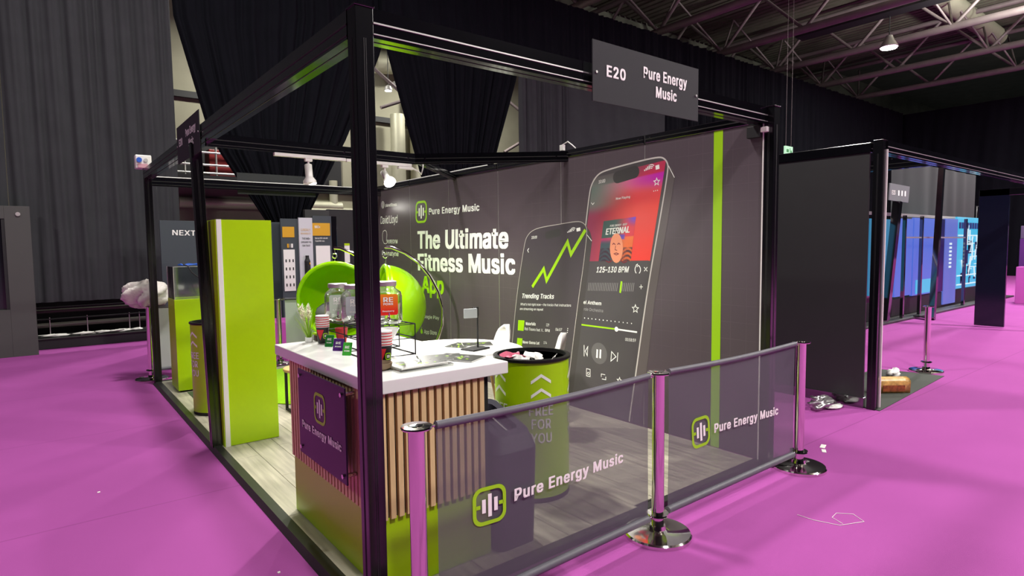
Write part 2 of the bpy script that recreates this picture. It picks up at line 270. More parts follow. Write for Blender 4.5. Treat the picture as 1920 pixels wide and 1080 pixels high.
# lettering -----------------------------------------------------------------
# outlines of a plain grotesque alphabet, in thousandths: character|advance|closed outlines
FONT = """ |188|
'|206|78 318 70 509 136 509 128 318
+|453|198 34 198 364 255 364 255 34;61 172 61 226 391 226 391 172
,|188|38 -119 68 71 137 71 84 -119
-|453|337 244 337 188 114 188 114 244
.|188|95 -4 78 -1 63 9 53 24 50 41 53 59 63 73 78 83 95 87 113 83 128 73 138 59 141 41 138 24 128 9 113 -1
0|453|227 -7 191 -3 158 7 130 24 105 48 85 77 69 113 61 138 55 164 51 192 49 222 48 254 49 286 51 316 55 344 61 370 69 395 85 431 106 461 130 484 159 502 191 512 227 516 262 512 295 502 323 484 348 461 368 431 384 395 392 370 398 344 402 316 404 286 405 254 404 222 402 192 398 164 392 138 384 113 368 77 348 48 323 24 295 7 263 -3;227 50 250 52 271 60 290 74 306 92 320 116 330 144 338 176 342 213 344 254 342 295 338 332 330 365 320 393 306 416 290 435 271 449 250 457 227 460 203 457 182 449 163 435 147 416 134 393 123 365 115 332 111 295 109 254 111 213 115 176 123 144 134 116 147 92 163 74 182 60 203 52
1|453|76 0 76 55 391 55 391 0;276 509 276 0 212 0 212 448 209 448 86 358 86 427 198 509
2|453|64 0 64 47 234 229 282 282 311 327 320 371 317 397 308 419 293 436 273 449 224 460 205 458 188 454 172 447 153 433 139 413 132 398 128 381 127 362 66 362 68 391 75 418 86 442 102 464 121 482 143 496 168 507 196 513 225 516 254 513 281 507 306 497 328 482 346 465 361 445 372 423 379 398 381 372 371 318 336 259 267 180 153 60 153 57 389 57 389 0
3|453|218 -7 188 -5 159 1 133 10 108 22 88 38 70 57 57 79 48 104 44 132 109 132 115 107 126 87 144 71 165 59 219 50 275 61 291 69 304 80 315 93 323 108 328 125 329 145 328 163 323 180 316 196 306 211 292 223 275 234 254 241 229 246 201 248 157 248 157 299 288 448 288 452 70 452 70 509 372 509 372 461 211 278 211 289 247 290 279 286 308 276 333 262 354 244 371 222 383 198 391 173 393 145 390 116 383 90 370 66 354 45 333 27 309 12 281 2 251 -5
4|453|40 105 40 158 247 509 311 509 109 166 109 163 413 163 413 105;282 0 282 121 282 146 282 318 343 318 343 0
5|453|221 -7 192 -5 165 1 140 11 118 25 99 41 83 60 71 82 63 105 60 130 122 130 127 108 138 89 173 60 221 50 241 51 259 56 276 64 291 75 304 89 314 104 322 122 326 141 328 162 326 183 321 203 314 221 303 237 290 251 275 262 257 270 238 275 218 277 167 268 128 246 67 253 96 509 366 509 366 452 151 452 134 301 178 325 229 334 252 332 274 328 294 321 313 311 330 299 345 285 358 269 370 251 379 231 386 210 390 187 391 163 388 132 381 102 369 76 352 52 332 32 309 15 282 3 253 -4
6|453|226 -7 196 -4 168 3 142 15 119 31 100 51 84 74 73 101 66 130 64 162 65 187 71 212 80 239 137 340 252 509 322 509 151 261 145 261 165 288 196 307 235 314 265 312 291 305 316 295 337 280 355 262 370 240 380 215 387 187 389 157 387 127 379 98 368 73 352 50 333 30 310 14 284 3 257 -4;226 48 245 50 263 55 279 63 293 73 304 86 314 101 322 119 326 137 327 157 326 178 322 196 314 213 304 228 293 241 279 251 263 259 245 264 226 265 207 264 190 259 174 252 160 241 148 229 138 214 131 197 126 179 125 158 126 138 131 119 138 102 148 86 160 73 174 63 190 55 207 50
7|453|97 0 323 448 323 452 62 452 62 509 391 509 391 449 165 0
8|453|226 -7 193 -5 163 1 136 11 111 25 91 42 74 62 62 84 54 109 52 135 53 156 58 176 65 195 75 212 87 228 101 241 117 252 134 260 153 265 129 276 109 289 93 308 80 330 73 354 70 380 73 405 79 429 90 450 106 469 124 485 146 498 170 508 197 514 226 516 255 514 282 508 306 498 328 485 346 469 361 450 373 429 379 405 382 380 379 354 372 330 359 308 343 289 323 276 300 267 319 260 335 252 351 241 365 228 377 212 387 195 395 176 399 156 401 135 398 109 391 84 378 62 362 42 341 25 317 11 289 1 259 -5;226 49 248 50 267 54 285 60 307 74 323 91 333 113 337 139 335 157 330 173 322 189 312 202 298 213 283 223 265 230 247 234 226 235 206 234 187 230 169 223 154 213 140 202 130 189 122 173 117 157 115 139 119 113 129 91 145 74 167 60 185 54 205 50;226 290 274 300 293 313 307 330 316 351 319 376 316 399 308 420 294 437 275 449 226 460 177 449 159 437 145 420 136 399 133 376 136 351 145 330 159 313 178 300
9|453|226 516 256 513 285 506 310 494 333 478 352 458 368 434 380 408 387 378 389 347 387 322 382 296 373 270 315 168 200 0 130 0 301 248 307 248 287 221 257 202 218 195 188 197 161 203 137 214 116 229 98 247 83 269 72 294 66 321 64 352 66 382 73 411 85 436 101 459 120 479 143 494 168 506 196 513;226 460 207 459 190 454 174 446 160 435 148 423 138 407 131 390 127 372 125 352 127 331 131 313 138 295 148 280 160 268 174 257 190 250 207 245 226 243 245 245 263 249 279 257 293 267 305 280 314 295 322 312 326 330 327 350 326 371 322 390 314 407 305 422 293 435 279 446 263 454 245 459
:|188|95 -4 78 -1 63 9 53 24 50 41 53 59 63 73 78 83 95 87 113 83 128 73 138 59 141 41 138 24 128 9 113 -1;95 271 78 274 63 284 53 299 50 316 53 334 63 349 78 359 95 362 113 359 128 349 138 334 141 316 138 299 128 284 113 274
A|480|16 0 201 509 276 509 463 0 395 0 287 302 264 372 232 478 245 478 213 371 191 302 85 0;110 142 110 199 370 199 370 142
B|456|60 0 60 509 241 509 274 507 304 501 329 491 350 477 367 461 381 442 390 421 396 398 398 374 397 353 393 336 387 320 356 286 315 267 315 262 331 260 347 254 363 245 378 234 391 220 402 203 411 184 416 161 418 136 416 111 410 88 400 67 386 48 368 31 344 18 317 8 284 2 247 0;125 57 245 57 281 60 309 67 330 80 344 96 353 115 355 137 352 161 342 184 333 197 320 209 306 218 289 225 269 229 248 231 125 231;125 285 238 285 288 296 308 309 323 326 333 348 336 372 333 393 326 412 313 429 294 442 270 449 240 452 125 452
C|510|267 -7 242 -6 217 -2 194 5 171 13 150 25 131 39 113 55 97 73 82 93 70 115 59 140 51 166 45 193 41 223 40 254 41 285 45 315 51 343 59 369 70 393 82 415 97 436 113 454 131 470 150 484 171 495 194 504 217 510 242 514 267 516 340 504 362 496 383 485 402 471 419 456 435 438 448 418 459 397 467 373 473 348 408 348 389 395 357 428 315 449 267 456 237 453 209 445 184 432 161 414 141 391 125 364 113 332 106 295 103 254 106 213 113 177 125 145 141 117 161 94 184 76 210 63 237 56 267 53 315 60 357 81 389 114 408 160 473 160 467 135 459 112 448 91 435 71 420 53 402 38 383 24 363 13 341 5 317 -2 293 -6
D|502|219 0 96 0 96 57 215 57 254 60 288 68 318 81 343 99 363 122 379 149 390 181 397 216 399 255 397 294 390 329 379 361 364 388 344 410 320 428 291 441 258 449 221 452 93 452 93 509 225 509 254 507 281 504 307 498 331 489 353 478 385 455 412 426 433 391 444 367 451 342 457 315 460 286 462 255 460 224 457 195 451 168 443 142 433 119 421 97 406 77 390 60 371 44 351 31 328 20 303 11 277 5 249 1;125 509 125 0 60 0 60 509
E|419|60 0 60 509 372 509 372 452 125 452 125 286 355 286 355 229 125 229 125 57 375 57 375 0
F|410|60 0 60 509 369 509 369 452 125 452 125 278 346 278 346 221 125 221 125 0
G|520|269 -7 242 -6 217 -2 193 5 171 14 149 25 130 39 112 55 96 73 82 93 69 116 59 140 51 166 45 194 41 223 40 254 41 285 45 315 51 343 59 369 69 393 82 415 96 436 112 454 129 470 149 484 170 495 192 504 215 510 239 514 265 516 291 514 316 510 340 504 363 494 384 483 403 469 421 453 436 436 449 416 460 395 468 373 474 349 408 349 387 393 356 427 315 448 265 456 236 453 209 445 183 432 160 414 141 392 125 364 113 332 106 295 103 254 106 213 113 177 125 145 141 117 161 95 184 76 210 63 238 56 269 53 296 55 322 61 345 71 365 85 382 102 396 123 407 147 413 173 415 202 434 199 283 199 283 256 478 256 478 200 475 160 466 124 451 91 431 62 406 38 377 19 344 5 308 -4
H|517|60 0 60 509 125 509 125 289 392 289 392 509 457 509 457 0 392 0 392 232 125 232 125 0
I|300|31 0 31 57 118 57 118 452 31 452 31 509 269 509 269 452 183 452 183 57 269 57 269 0
J|396|185 -7 143 -2 106 11 75 33 60 50 48 70 40 92 35 118 33 145 33 173 98 173 98 145 100 117 108 93 122 74 139 61 160 53 185 50 209 53 230 61 248 74 261 93 269 117 272 145 272 509 336 509 336 145 335 118 330 92 321 70 309 50 294 33 263 11 227 -2
K|467|104 145 104 216 139 261 174 303 212 344 364 509 448 509 231 276 228 276;60 0 60 509 125 509 125 334 124 225 125 193 125 0;372 0 188 259 228 309 449 0
L|393|60 0 60 509 125 509 125 57 361 57 361 0
M|628|60 0 60 509 152 509 277 187 287 159 299 123 311 84 322 49 307 49 318 83 330 121 342 158 352 187 476 509 568 509 568 0 504 0 504 291 504 327 505 369 506 413 507 457 513 457 498 409 482 363 467 322 456 291 342 0 286 0 170 291 159 321 145 361 129 408 112 457 119 457 120 416 121 372 122 328 122 291 122 0
N|523|60 0 60 509 136 509 343 183 363 151 388 107 414 55 405 54 401 108 399 157 399 195 399 509 463 509 463 0 387 0 202 290 177 331 148 381 108 452 119 454 122 384 124 328 125 291 125 0
O|533|267 -7 241 -6 217 -2 194 5 171 13 150 25 131 39 113 55 97 73 82 93 70 115 59 140 51 166 45 193 41 223 40 254 41 285 45 315 51 343 59 369 70 393 82 415 97 436 113 454 131 470 150 484 171 495 194 504 217 510 241 514 267 516 293 514 317 510 340 504 363 495 384 484 403 470 421 454 437 436 451 415 464 393 474 369 482 343 488 315 492 285 493 254 492 223 488 193 482 166 474 140 464 115 451 93 437 73 421 55 403 39 384 25 363 13 340 5 317 -2 293 -6;267 53 296 55 324 63 349 76 372 94 392 116 408 144 420 176 428 213 430 254 428 295 420 332 408 365 392 392 372 415 349 433 324 446 296 453 267 456 237 453 210 445 184 433 161 415 142 392 125 364 113 332 106 295 103 254 106 213 113 176 125 144 142 117 161 94 184 76 210 63 237 55
P|445|60 0 60 509 235 509 272 506 305 499 332 487 356 471 375 452 390 430 400 404 407 377 409 348 407 318 400 291 390 265 375 243 356 223 332 207 305 195 272 188 235 186 109 186 109 242 233 242 257 244 279 248 297 256 312 266 324 279 333 294 339 310 343 328 344 348 343 367 339 385 333 402 324 416 312 428 297 439 279 446 257 451 232 452 125 452 125 0
R|449|60 0 60 509 236 509 273 506 305 500 333 489 356 473 376 455 390 433 401 408 407 381 409 352 407 323 401 296 390 271 376 250 356 232 333 217 305 206 273 200 236 198 96 198 96 255 234 255 258 256 280 260 298 267 319 281 334 300 340 316 344 333 345 352 344 371 340 389 334 405 325 419 313 430 298 440 279 446 258 451 233 452 125 452 125 0;353 0 230 229 303 229 428 0
S|447|224 -9 188 -7 156 -1 128 9 102 23 81 40 64 60 51 83 42 109 38 137 104 137 108 118 114 102 123 88 136 76 150 66 166 59 224 49 246 50 267 54 286 60 303 69 317 79 329 92 338 106 344 122 346 139 342 161 332 179 296 205 245 222 184 239 145 253 112 269 86 289 67 313 56 341 52 372 54 400 62 425 75 448 92 468 113 484 138 498 165 508 195 514 227 516 259 514 289 508 316 498 340 484 360 468 377 449 390 427 398 403 401 378 337 378 332 402 320 421 302 437 280 449 254 456 225 459 204 457 185 454 167 448 145 435 129 418 118 398 115 376 119 352 131 334 169 308 212 293 264 279 312 264 359 238 395 198 402 180 407 161 408 139 406 112 399 87 386 64 370 43 349 25 323 11 294 0 261 -7
T|449|32 452 32 509 417 509 417 452 257 452 257 0 193 0 193 452
U|517|259 -8 220 -6 186 2 154 15 126 33 103 55 85 80 71 108 63 140 60 173 60 509 124 509 124 178 126 155 132 133 141 113 153 95 169 80 187 68 208 59 232 53 259 52 285 53 309 59 331 68 349 80 364 95 377 113 385 133 391 155 393 178 393 509 457 509 457 173 454 140 446 108 433 80 414 55 391 33 363 15 332 2 297 -6
V|480|204 0 16 509 84 509 192 206 215 137 248 31 235 31 267 138 290 206 395 509 463 509 278 0
W|686|155 0 16 509 82 509 163 196 175 145 187 94 197 40 189 40 200 94 211 145 224 196 306 509 380 509 462 196 474 145 486 94 497 40 488 40 499 94 510 145 523 196 603 509 670 509 530 0 455 0 368 323 351 391 336 475 350 475 335 395 318 323 230 0
X|474|18 0 217 284 217 236 29 509 104 509 178 400 204 361 223 329 243 292 232 292 252 329 272 361 298 400 374 509 446 509 259 239 259 287 456 0 382 0 292 129 268 165 250 195 230 231 244 231 225 196 206 166 182 129 91 0
Y|472|203 0 203 208 16 509 91 509 192 344 222 292 250 230 224 230 251 293 280 344 381 509 455 509 268 208 268 0
Z|438|42 0 42 46 273 385 306 431 341 476 348 454 285 452 223 452 40 452 40 509 397 509 397 462 169 129 134 81 97 33 90 54 152 57 214 57 399 57 399 0
a|389|160 -9 137 -7 115 -3 94 5 76 15 60 29 48 45 38 63 32 84 30 108 32 128 36 146 43 161 58 179 78 193 125 211 178 220 234 227 265 235 273 243 276 255 267 297 240 322 196 331 149 322 118 301 100 274 41 291 51 313 64 331 79 346 95 358 114 368 133 375 194 384 239 379 286 360 300 350 312 336 322 320 330 301 335 278 337 251 337 0 277 0 277 52 272 52 252 25 215 1;170 45 192 47 211 51 228 59 248 74 263 93 272 115 276 138 276 190 259 182 231 176 200 171 175 168 134 159 103 139 95 124 92 105 102 72 130 52
b|424|229 -8 208 -7 189 -3 172 4 138 31 118 59 112 59 112 0 53 0 53 509 114 509 114 319 118 319 137 346 171 373 188 379 207 383 229 384 259 382 287 374 313 361 335 342 354 320 370 293 381 261 388 227 390 189 388 151 381 116 370 84 355 57 336 34 313 16 288 3 260 -6;220 47 242 49 262 55 279 66 294 80 306 97 316 117 323 139 327 163 328 189 327 215 323 239 316 261 307 281 295 298 280 311 262 322 243 328 220 330 198 328 178 322 161 312 147 299 134 282 125 263 118 241 114 216 113 189 114 162 118 138 125 115 135 95 147 78 162 65 179 55 198 49
c|396|207 -8 174 -5 144 3 117 16 93 35 72 58 56 85 44 116 37 150 34 187 37 225 44 260 56 291 72 318 93 341 117 360 144 374 174 382 207 384 260 377 305 356 340 322 362 277 303 262 290 289 270 311 242 325 207 330 184 328 163 321 145 310 130 296 118 278 108 258 102 236 98 212 96 187 98 163 102 139 108 117 118 97 130 80 145 66 163 55 184 49 207 46 243 52 271 66 292 89 304 117 363 102 341 56 306 21 261 -1
d|424|195 -8 165 -6 137 3 111 16 89 34 70 57 55 84 43 116 36 151 34 189 36 227 43 261 55 293 70 320 89 342 112 361 137 374 165 382 196 384 218 383 237 379 253 373 287 346 306 319 311 319 311 509 372 509 372 0 313 0 313 59 307 59 287 31 252 4 236 -3 217 -7;205 47 226 49 246 55 263 65 278 78 290 95 299 115 306 138 310 162 312 189 310 216 306 241 300 263 290 282 278 299 263 312 246 322 227 328 205 330 182 328 162 322 145 311 130 298 118 281 108 261 102 239 98 215 96 189 98 163 102 139 109 117 118 97 130 80 145 66 162 55 182 49
e|404|212 -8 177 -5 145 3 117 16 92 35 72 58 56 85 44 116 37 150 34 187 36 224 44 258 55 290 71 317 91 340 115 359 142 373 172 382 205 384 266 374 285 366 303 355 319 341 334 324 347 305 357 282 365 256 370 227 371 194 371 169 75 169 75 221 338 221 310 202 308 226 304 248 298 269 288 286 277 301 263 314 246 323 227 328 205 330 183 328 164 323 146 313 131 301 119 286 109 270 102 251 97 231 96 211 96 178 98 151 102 127 110 106 121 88 135 73 151 61 169 53 190 48 212 46 254 53 285 73 306 105 365 91 358 72 348 55 335 39 320 26 302 14 283 4 261 -3 237 -7
f|254|228 379 228 327 6 327 6 379;81 0 81 432 82 452 87 470 96 486 107 499 120 510 135 519 187 530 222 527 243 521 227 468 215 472 195 474 171 470 154 460 145 443 142 419 142 0
g|425|207 -151 180 -149 156 -146 134 -140 82 -110 51 -69 101 -41 122 -66 154 -88 207 -97 236 -95 261 -87 282 -75 298 -58 308 -34 311 -6 311 68 306 68 287 41 252 16 236 10 217 6 195 5 165 7 138 14 113 27 90 43 71 65 55 90 43 120 36 154 34 191 36 229 43 263 55 293 71 320 90 342 112 361 138 374 166 382 196 384 218 383 237 379 253 373 288 346 308 319 313 319 313 379 372 379 372 -9 370 -40 363 -67 350 -90 334 -109 314 -124 291 -136 265 -144 237 -149;205 59 227 61 246 66 264 75 278 87 290 103 300 121 307 142 311 166 312 193 311 219 307 242 300 264 291 283 279 299 264 312 247 322 227 328 205 330 182 328 163 322 145 312 130 298 118 282 109 262 102 241 98 218 96 193 98 167 102 144 109 123 118 104 131 88 145 76 163 66 183 61
h|410|114 227 114 0 53 0 53 509 114 509 114 287 102 287 116 319 132 344 152 362 175 374 200 382 227 384 252 383 275 377 295 369 313 356 328 340 341 321 350 298 355 271 357 240 357 0 296 0 296 235 293 263 286 286 273 304 256 318 235 326 210 329 192 328 176 324 161 317 141 303 126 283 119 266 115 248
i|167|53 0 53 379 114 379 114 0;84 443 67 446 54 455 44 468 41 483 44 499 54 512 67 521 84 524 100 521 114 512 123 499 126 483 123 468 114 455 100 446
j|167|53 379 114 379 114 -30 112 -52 108 -72 102 -90 92 -106 80 -119 65 -129 47 -137 27 -141 4 -143 -10 -143 -10 -87 2 -87 25 -83 40 -72 50 -54 53 -29;83 443 67 446 53 455 44 468 41 483 44 499 53 512 67 521 83 524 100 521 114 512 123 499 126 483 123 468 114 455 100 446
k|381|110 137 110 212 121 212 284 379 360 379 184 199 177 199;53 0 53 509 114 509 114 0;294 0 148 186 191 229 372 0
l|189|139 -2 112 0 91 8 74 20 62 37 55 59 53 84 53 509 114 509 114 99 120 62 130 54 146 52 160 53 170 54 181 3 162 -1
m|610|53 0 53 379 112 379 112 295 108 295 114 314 122 331 132 346 172 376 219 386 245 383 268 375 287 361 303 342 314 320 321 295 312 295 318 312 326 329 337 343 381 375 437 386 458 385 478 380 497 372 514 361 529 346 541 328 550 307 555 283 557 255 557 0 496 0 496 254 493 279 485 298 473 313 456 323 438 329 419 330 395 328 374 320 345 290 335 247 335 0 274 0 274 260 272 280 265 297 253 311 238 322 220 328 199 330 158 320 140 307 126 289 119 274 115 257 114 238 114 0
n|410|114 227 114 0 53 0 53 379 112 379 112 287 102 287 116 319 132 344 152 362 175 374 200 382 227 384 252 383 275 377 295 369 313 356 328 340 341 321 350 298 355 271 357 240 357 0 296 0 296 235 293 263 286 286 273 304 256 318 235 326 210 329 192 328 176 324 161 317 141 303 126 283 119 266 115 248
o|415|207 -8 174 -5 144 3 117 16 93 35 72 58 56 85 44 116 37 150 34 187 37 225 44 260 56 291 72 318 93 341 117 360 144 374 174 382 207 384 241 382 271 374 299 360 323 341 343 318 359 291 371 260 379 225 381 187 379 150 371 116 359 85 343 58 323 35 299 16 271 3 241 -5;207 46 231 49 252 55 270 66 285 80 298 97 307 117 314 139 318 163 319 187 318 212 314 236 307 258 298 278 285 296 270 310 252 321 231 328 207 330 184 328 163 321 145 310 130 296 118 278 108 258 102 236 98 212 96 187 98 163 102 139 108 117 118 97 130 80 145 66 163 55 184 49
p|424|53 -143 53 379 112 379 112 319 118 319 137 346 171 373 188 379 207 383 229 384 259 382 287 374 313 361 335 342 354 320 370 293 381 261 388 227 390 189 388 151 381 116 370 84 355 57 336 34 313 16 288 3 260 -6 229 -8 208 -7 189 -3 173 4 138 31 118 59 114 59 114 -143;220 47 242 49 262 55 279 66 294 80 306 97 316 117 323 139 327 163 328 189 327 215 323 239 316 261 307 281 295 298 280 311 262 322 243 328 220 330 198 328 178 322 161 312 147 299 134 282 125 263 118 241 114 216 113 189 114 162 118 138 125 115 135 95 147 78 162 65 179 55 198 49
q|424|372 -143 311 -143 311 59 306 59 287 31 252 4 236 -3 217 -7 195 -8 165 -6 137 3 111 16 89 34 70 57 55 84 43 116 36 151 34 189 36 227 43 261 55 293 70 320 89 342 112 361 137 374 165 382 196 384 218 383 237 379 253 373 287 346 307 319 313 319 313 379 372 379;205 47 226 49 246 55 263 65 278 78 290 95 299 115 306 138 310 162 312 189 310 216 306 241 300 263 290 282 278 299 263 312 246 322 227 328 205 330 182 328 162 322 145 311 130 298 118 281 108 261 102 239 98 215 96 189 98 163 102 139 109 117 118 97 130 80 145 66 162 55 182 49
r|259|53 0 53 379 112 379 112 321 115 321 124 339 137 354 152 367 171 377 191 383 213 385 229 384 243 384 243 322 230 324 207 326 182 323 159 315 140 301 126 284 117 262 114 237 114 0
s|365|182 -8 157 -7 133 -3 112 3 93 12 76 24 62 38 50 54 41 73 36 94 94 107 101 87 111 72 124 60 141 52 160 47 181 45 206 47 227 53 244 62 262 81 268 103 265 121 254 136 237 147 212 155 149 170 118 180 92 192 72 208 58 227 50 249 47 274 49 295 55 314 65 332 79 347 95 360 115 370 137 378 161 383 187 384 212 383 234 379 254 372 271 363 286 352 299 339 324 290 268 277 258 298 243 316 228 325 210 331 187 333 166 331 147 326 131 317 114 299 109 277 112 258 124 243 172 223 229 209 261 200 287 187 306 171 320 153 328 131 331 107 329 85 323 65 312 47 298 31 281 18 260 6 236 -2 210 -7
t|227|204 379 204 327 6 327 6 379;65 471 126 471 126 98 128 76 136 61 150 53 170 50 185 51 202 54 213 2 192 -3 168 -4 138 -1 113 7 92 21 77 41 68 64 65 93
u|410|182 -5 158 -3 135 2 115 11 97 23 82 39 69 59 60 82 54 109 53 139 53 379 114 379 114 144 116 117 124 94 137 75 154 61 175 53 200 50 218 51 234 55 249 62 268 77 283 97 290 113 295 132 296 153 296 379 357 379 357 0 298 0 298 92 307 92 294 60 277 35 257 17 234 5 209 -3
v|389|163 0 17 379 84 379 165 155 187 87 206 21 184 21 203 87 224 155 305 379 371 379 226 0
w|567|138 0 23 379 87 379 133 214 154 137 175 41 165 41 186 135 206 214 252 379 316 379 362 214 382 136 402 41 391 41 413 135 434 214 480 379 545 379 429 0 368 0 319 172 305 225 291 280 277 338 291 338 277 280 263 225 248 172 199 0
x|379|21 0 171 218 171 171 29 379 100 379 147 306 179 253 207 206 175 206 202 253 233 306 282 379 352 379 209 169 209 214 358 0 287 0 231 85 200 136 173 182 205 182 178 136 148 85 91 0
y|389|47 -139 61 -86 71 -87 104 -89 130 -74 151 -36 163 -1 17 379 84 379 165 155 187 87 206 21 184 21 202 87 224 155 305 379 371 379 204 -58 177 -107 139 -136 91 -145 65 -143
z|380|42 0 42 46 254 320 254 323 48 323 48 379 333 379 333 331 126 60 126 56 339 56 339 0
·|196|98 196 81 200 66 210 56 224 52 242 56 259 66 274 81 284 98 287 116 284 130 274 140 259 144 242 140 224 130 210 116 200
×|453|348 38 67 320 106 360 387 78;106 38 67 78 348 360 387 320
–|350|350 244 350 188 0 188 0 244"""
GL = {}
for ln in FONT.split('\n'):
    ch, adv, sp = ln[0], *ln[2:].split('|')
    GL[ch] = (int(adv) / 1000, [[float(v) / 1000 for v in q.split()] for q in sp.split(';') if q])
_tc = {}
def glyph(ch):
    if ch not in _tc:
        cu = bpy.data.curves.new('lettering_curve', 'CURVE'); cu.dimensions = '2D'; cu.fill_mode = 'BOTH'
        for q in GL[ch][1]:
            s_ = cu.splines.new('POLY'); s_.points.add(len(q) // 2 - 1); s_.use_cyclic_u = True
            for i in range(len(q) // 2): s_.points[i].co = (q[2 * i], q[2 * i + 1], 0, 1)
        o = bpy.data.objects.new('lettering_curve', cu); col.objects.link(o)
        bpy.context.view_layer.update()
        me = bpy.data.meshes.new_from_object(o.evaluated_get(bpy.context.evaluated_depsgraph_get()))
        _tc[ch] = ([(v.co.x, v.co.y) for v in me.vertices], [tuple(p.vertices) for p in me.polygons])
        bpy.data.objects.remove(o); bpy.data.curves.remove(cu); bpy.data.meshes.remove(me)
    return _tc[ch]
CAP = .509
def text_uv(t, bold=.0, space=1.0):   # bold letters are the outline thickened by a small square nib
    b = bold * .62; x = 0; V = []; F = []
    bv = b * .55; nib = [(0, 0)] if b == 0 else [(-b, -bv), (b, -bv), (b, bv), (-b, bv)]
    for ci, ch in enumerate(t):
        vs, fs = glyph(ch) if ch != ' ' else ([], [])
        for li, (dx, dy) in enumerate(nib):
            n = len(V); V += [(x + p[0] + dx, p[1] + dy, li * 2 + ci % 2) for p in vs]; F += [tuple(n + i for i in f) for f in fs]
        x += (GL[ch][0] + b * 1.7) * space
    x0 = min(v[0] for v in V); x1 = max(v[0] for v in V)
    return [((u - x0) / (x1 - x0), (y + bv) / (CAP + 2 * bv), l) for u, y, l in V], F
def text3(mb, t, BL, BR, TL, off=(0, 0, 0), bold=.0, space=1.0):
    vs, fs = text_uv(t, bold, space); BL = Vector(BL); a = Vector(BR) - BL; b = Vector(TL) - BL; off = Vector(off)
    n = a.cross(b).normalized() * .00018
    return mb.add([BL + a * u + b * v + off + n * l for u, v, l in vs], fs)
WX = 2.975
PEND = []
def N(name, m, parent=None):   # a fresh mesh builder, linked as its own part when the wall print is finished
    b = MB(); PEND.append((b, name, m, parent)); return b
def flush():
    for b, name, m, parent in PEND: b.obj(name, m, parent)
    PEND.clear()
def w3(p, d=.0015): return (WX - d, p[0], p[1])
def wtext(mb, t, BL, BR, TL, bold=.0, space=1.0, d=.0022): return text3(mb, t, w3(BL, d), w3(BR, d), w3(TL, d), (0, 0, 0), bold, space)
def wpoly(mb, pts, d=.0015):
    return mb.add([w3(p, d) for p in pts], [tuple(range(len(pts)))])
def wline(mb, pts, w, d=.0018, closed=False):   # flat stroke on the wall plane with mitred corners
    P = [Vector(p) for p in pts]; n = len(P); L = []; R = []
    for i in range(n):
        if closed: a = P[i] - P[i - 1]; b = P[(i + 1) % n] - P[i]
        else: a = P[i] - P[i - 1] if i else P[1] - P[0]; b = P[i + 1] - P[i] if i < n - 1 else a
        a = a.normalized(); b = b.normalized(); na = Vector((-a.y, a.x)); nb = Vector((-b.y, b.x)); m = (na + nb)
        if m.length < 1e-3: m = na
        m.normalize(); k = (w / 2) / max(.35, m.dot(na)); L.append(P[i] + m * k); R.append(P[i] - m * k)
    vs = [w3(p, d) for p in L] + [w3(p, d) for p in R]
    return mb.add(vs, [(i, (i + 1) % n, n + (i + 1) % n, n + i) for i in range(n if closed else n - 1)])
def rr(x0, y0, x1, y1, r, n=6):
    o = []
    for cx, cy, a in ((x1 - r, y1 - r, 0), (x0 + r, y1 - r, 90), (x0 + r, y0 + r, 180), (x1 - r, y0 + r, 270)):
        for k in range(n + 1): t = math.radians(a + 90 * k / n); o.append((cx + r * math.cos(t), cy + r * math.sin(t)))
    return o
def logo(ring, bars, BL, BR, TL, off=(0, 0, 0)):
    BL = Vector(BL); a = Vector(BR) - BL; b = Vector(TL) - BL; off = Vector(off)
    P = lambda p: BL + a * p[0] + b * p[1] + off
    o = rr(0, 0, 1, 1, .27); i = rr(.1, .1, .9, .9, .19); n = len(o)
    ring.add([P(p) for p in o] + [P(p) for p in i], [(k, (k + 1) % n, n + (k + 1) % n, n + k) for k in range(n)])
    for x0, x1 in ((.08, .22), (.78, .92)):
        ring.add([P(p) for p in ((x0, .45), (x1, .45), (x1, .55), (x0, .55))], [(0, 1, 2, 3)])
    for x0, y0, y1 in ((.27, .32, .68), (.45, .2, .8), (.63, .32, .68)):
        bars.add([P(p) for p in ((x0, y0), (x0 + .11, y0), (x0 + .11, y1), (x0, y1))], [(0, 1, 2, 3)])

# ================================================================== SETTING
FL = struct('floor', MB().box((-12, -14, -.05), (34, 15.2, 0)), M_carpet)
struct('ceiling', MB().box((-12, -14, 12), (60, 15.2, 12.1)), M_roof)
struct('wall_far', MB().box((59, -14, 0), (59.2, 15.2, 12)), M_drape)
struct('wall_back', MB().box((-12, 15.2, -.05), (40, 15.35, 8.6)), M_beige)
struct('wall_back', MB().box((-12, 15.2, 8.6), (60, 15.35, 12)), M_roof)
struct('floor', MB().box((1.05, 10.2, 0), (33, 15.19, .012)), M_trim)  # added dark sheet over the carpet, cuts purple bounce behind the drapes
struct('wall_left', MB().box((-12.1, -14, -.05), (-12, 15.2, 12)), M_drape)
struct('wall_front', MB().box((-12, -14.1, -.05), (34, -14, 12)), M_drape)

# laminate stand floor made of planks
SF = bpy.data.objects.new('floor', None); col.objects.link(SF); SF['kind'] = 'structure'; BASE[SF.name] = Matrix.Identity(4)
L_ = 5.89
_pm = {}
for i in range(16):
    x0 = .055 + i * .184; x1 = min(x0 + .1825, 2.975)
    y = .05 - (i * .53) % 1.2
    while y < L_ - .05:
        a = max(y, .05); b = min(y + 1.1985, L_ - .05)
        if b - a > .05:
            MB().box((x0, a, .0225), (x1 - .0015, b - .001, .03), .0012).obj('plank', M_plank, SF)
        y += 1.2
MB().box((.05, .05, .002), (2.975, L_ - .05, .022)).obj('underlay', M_blackmatt, SF)
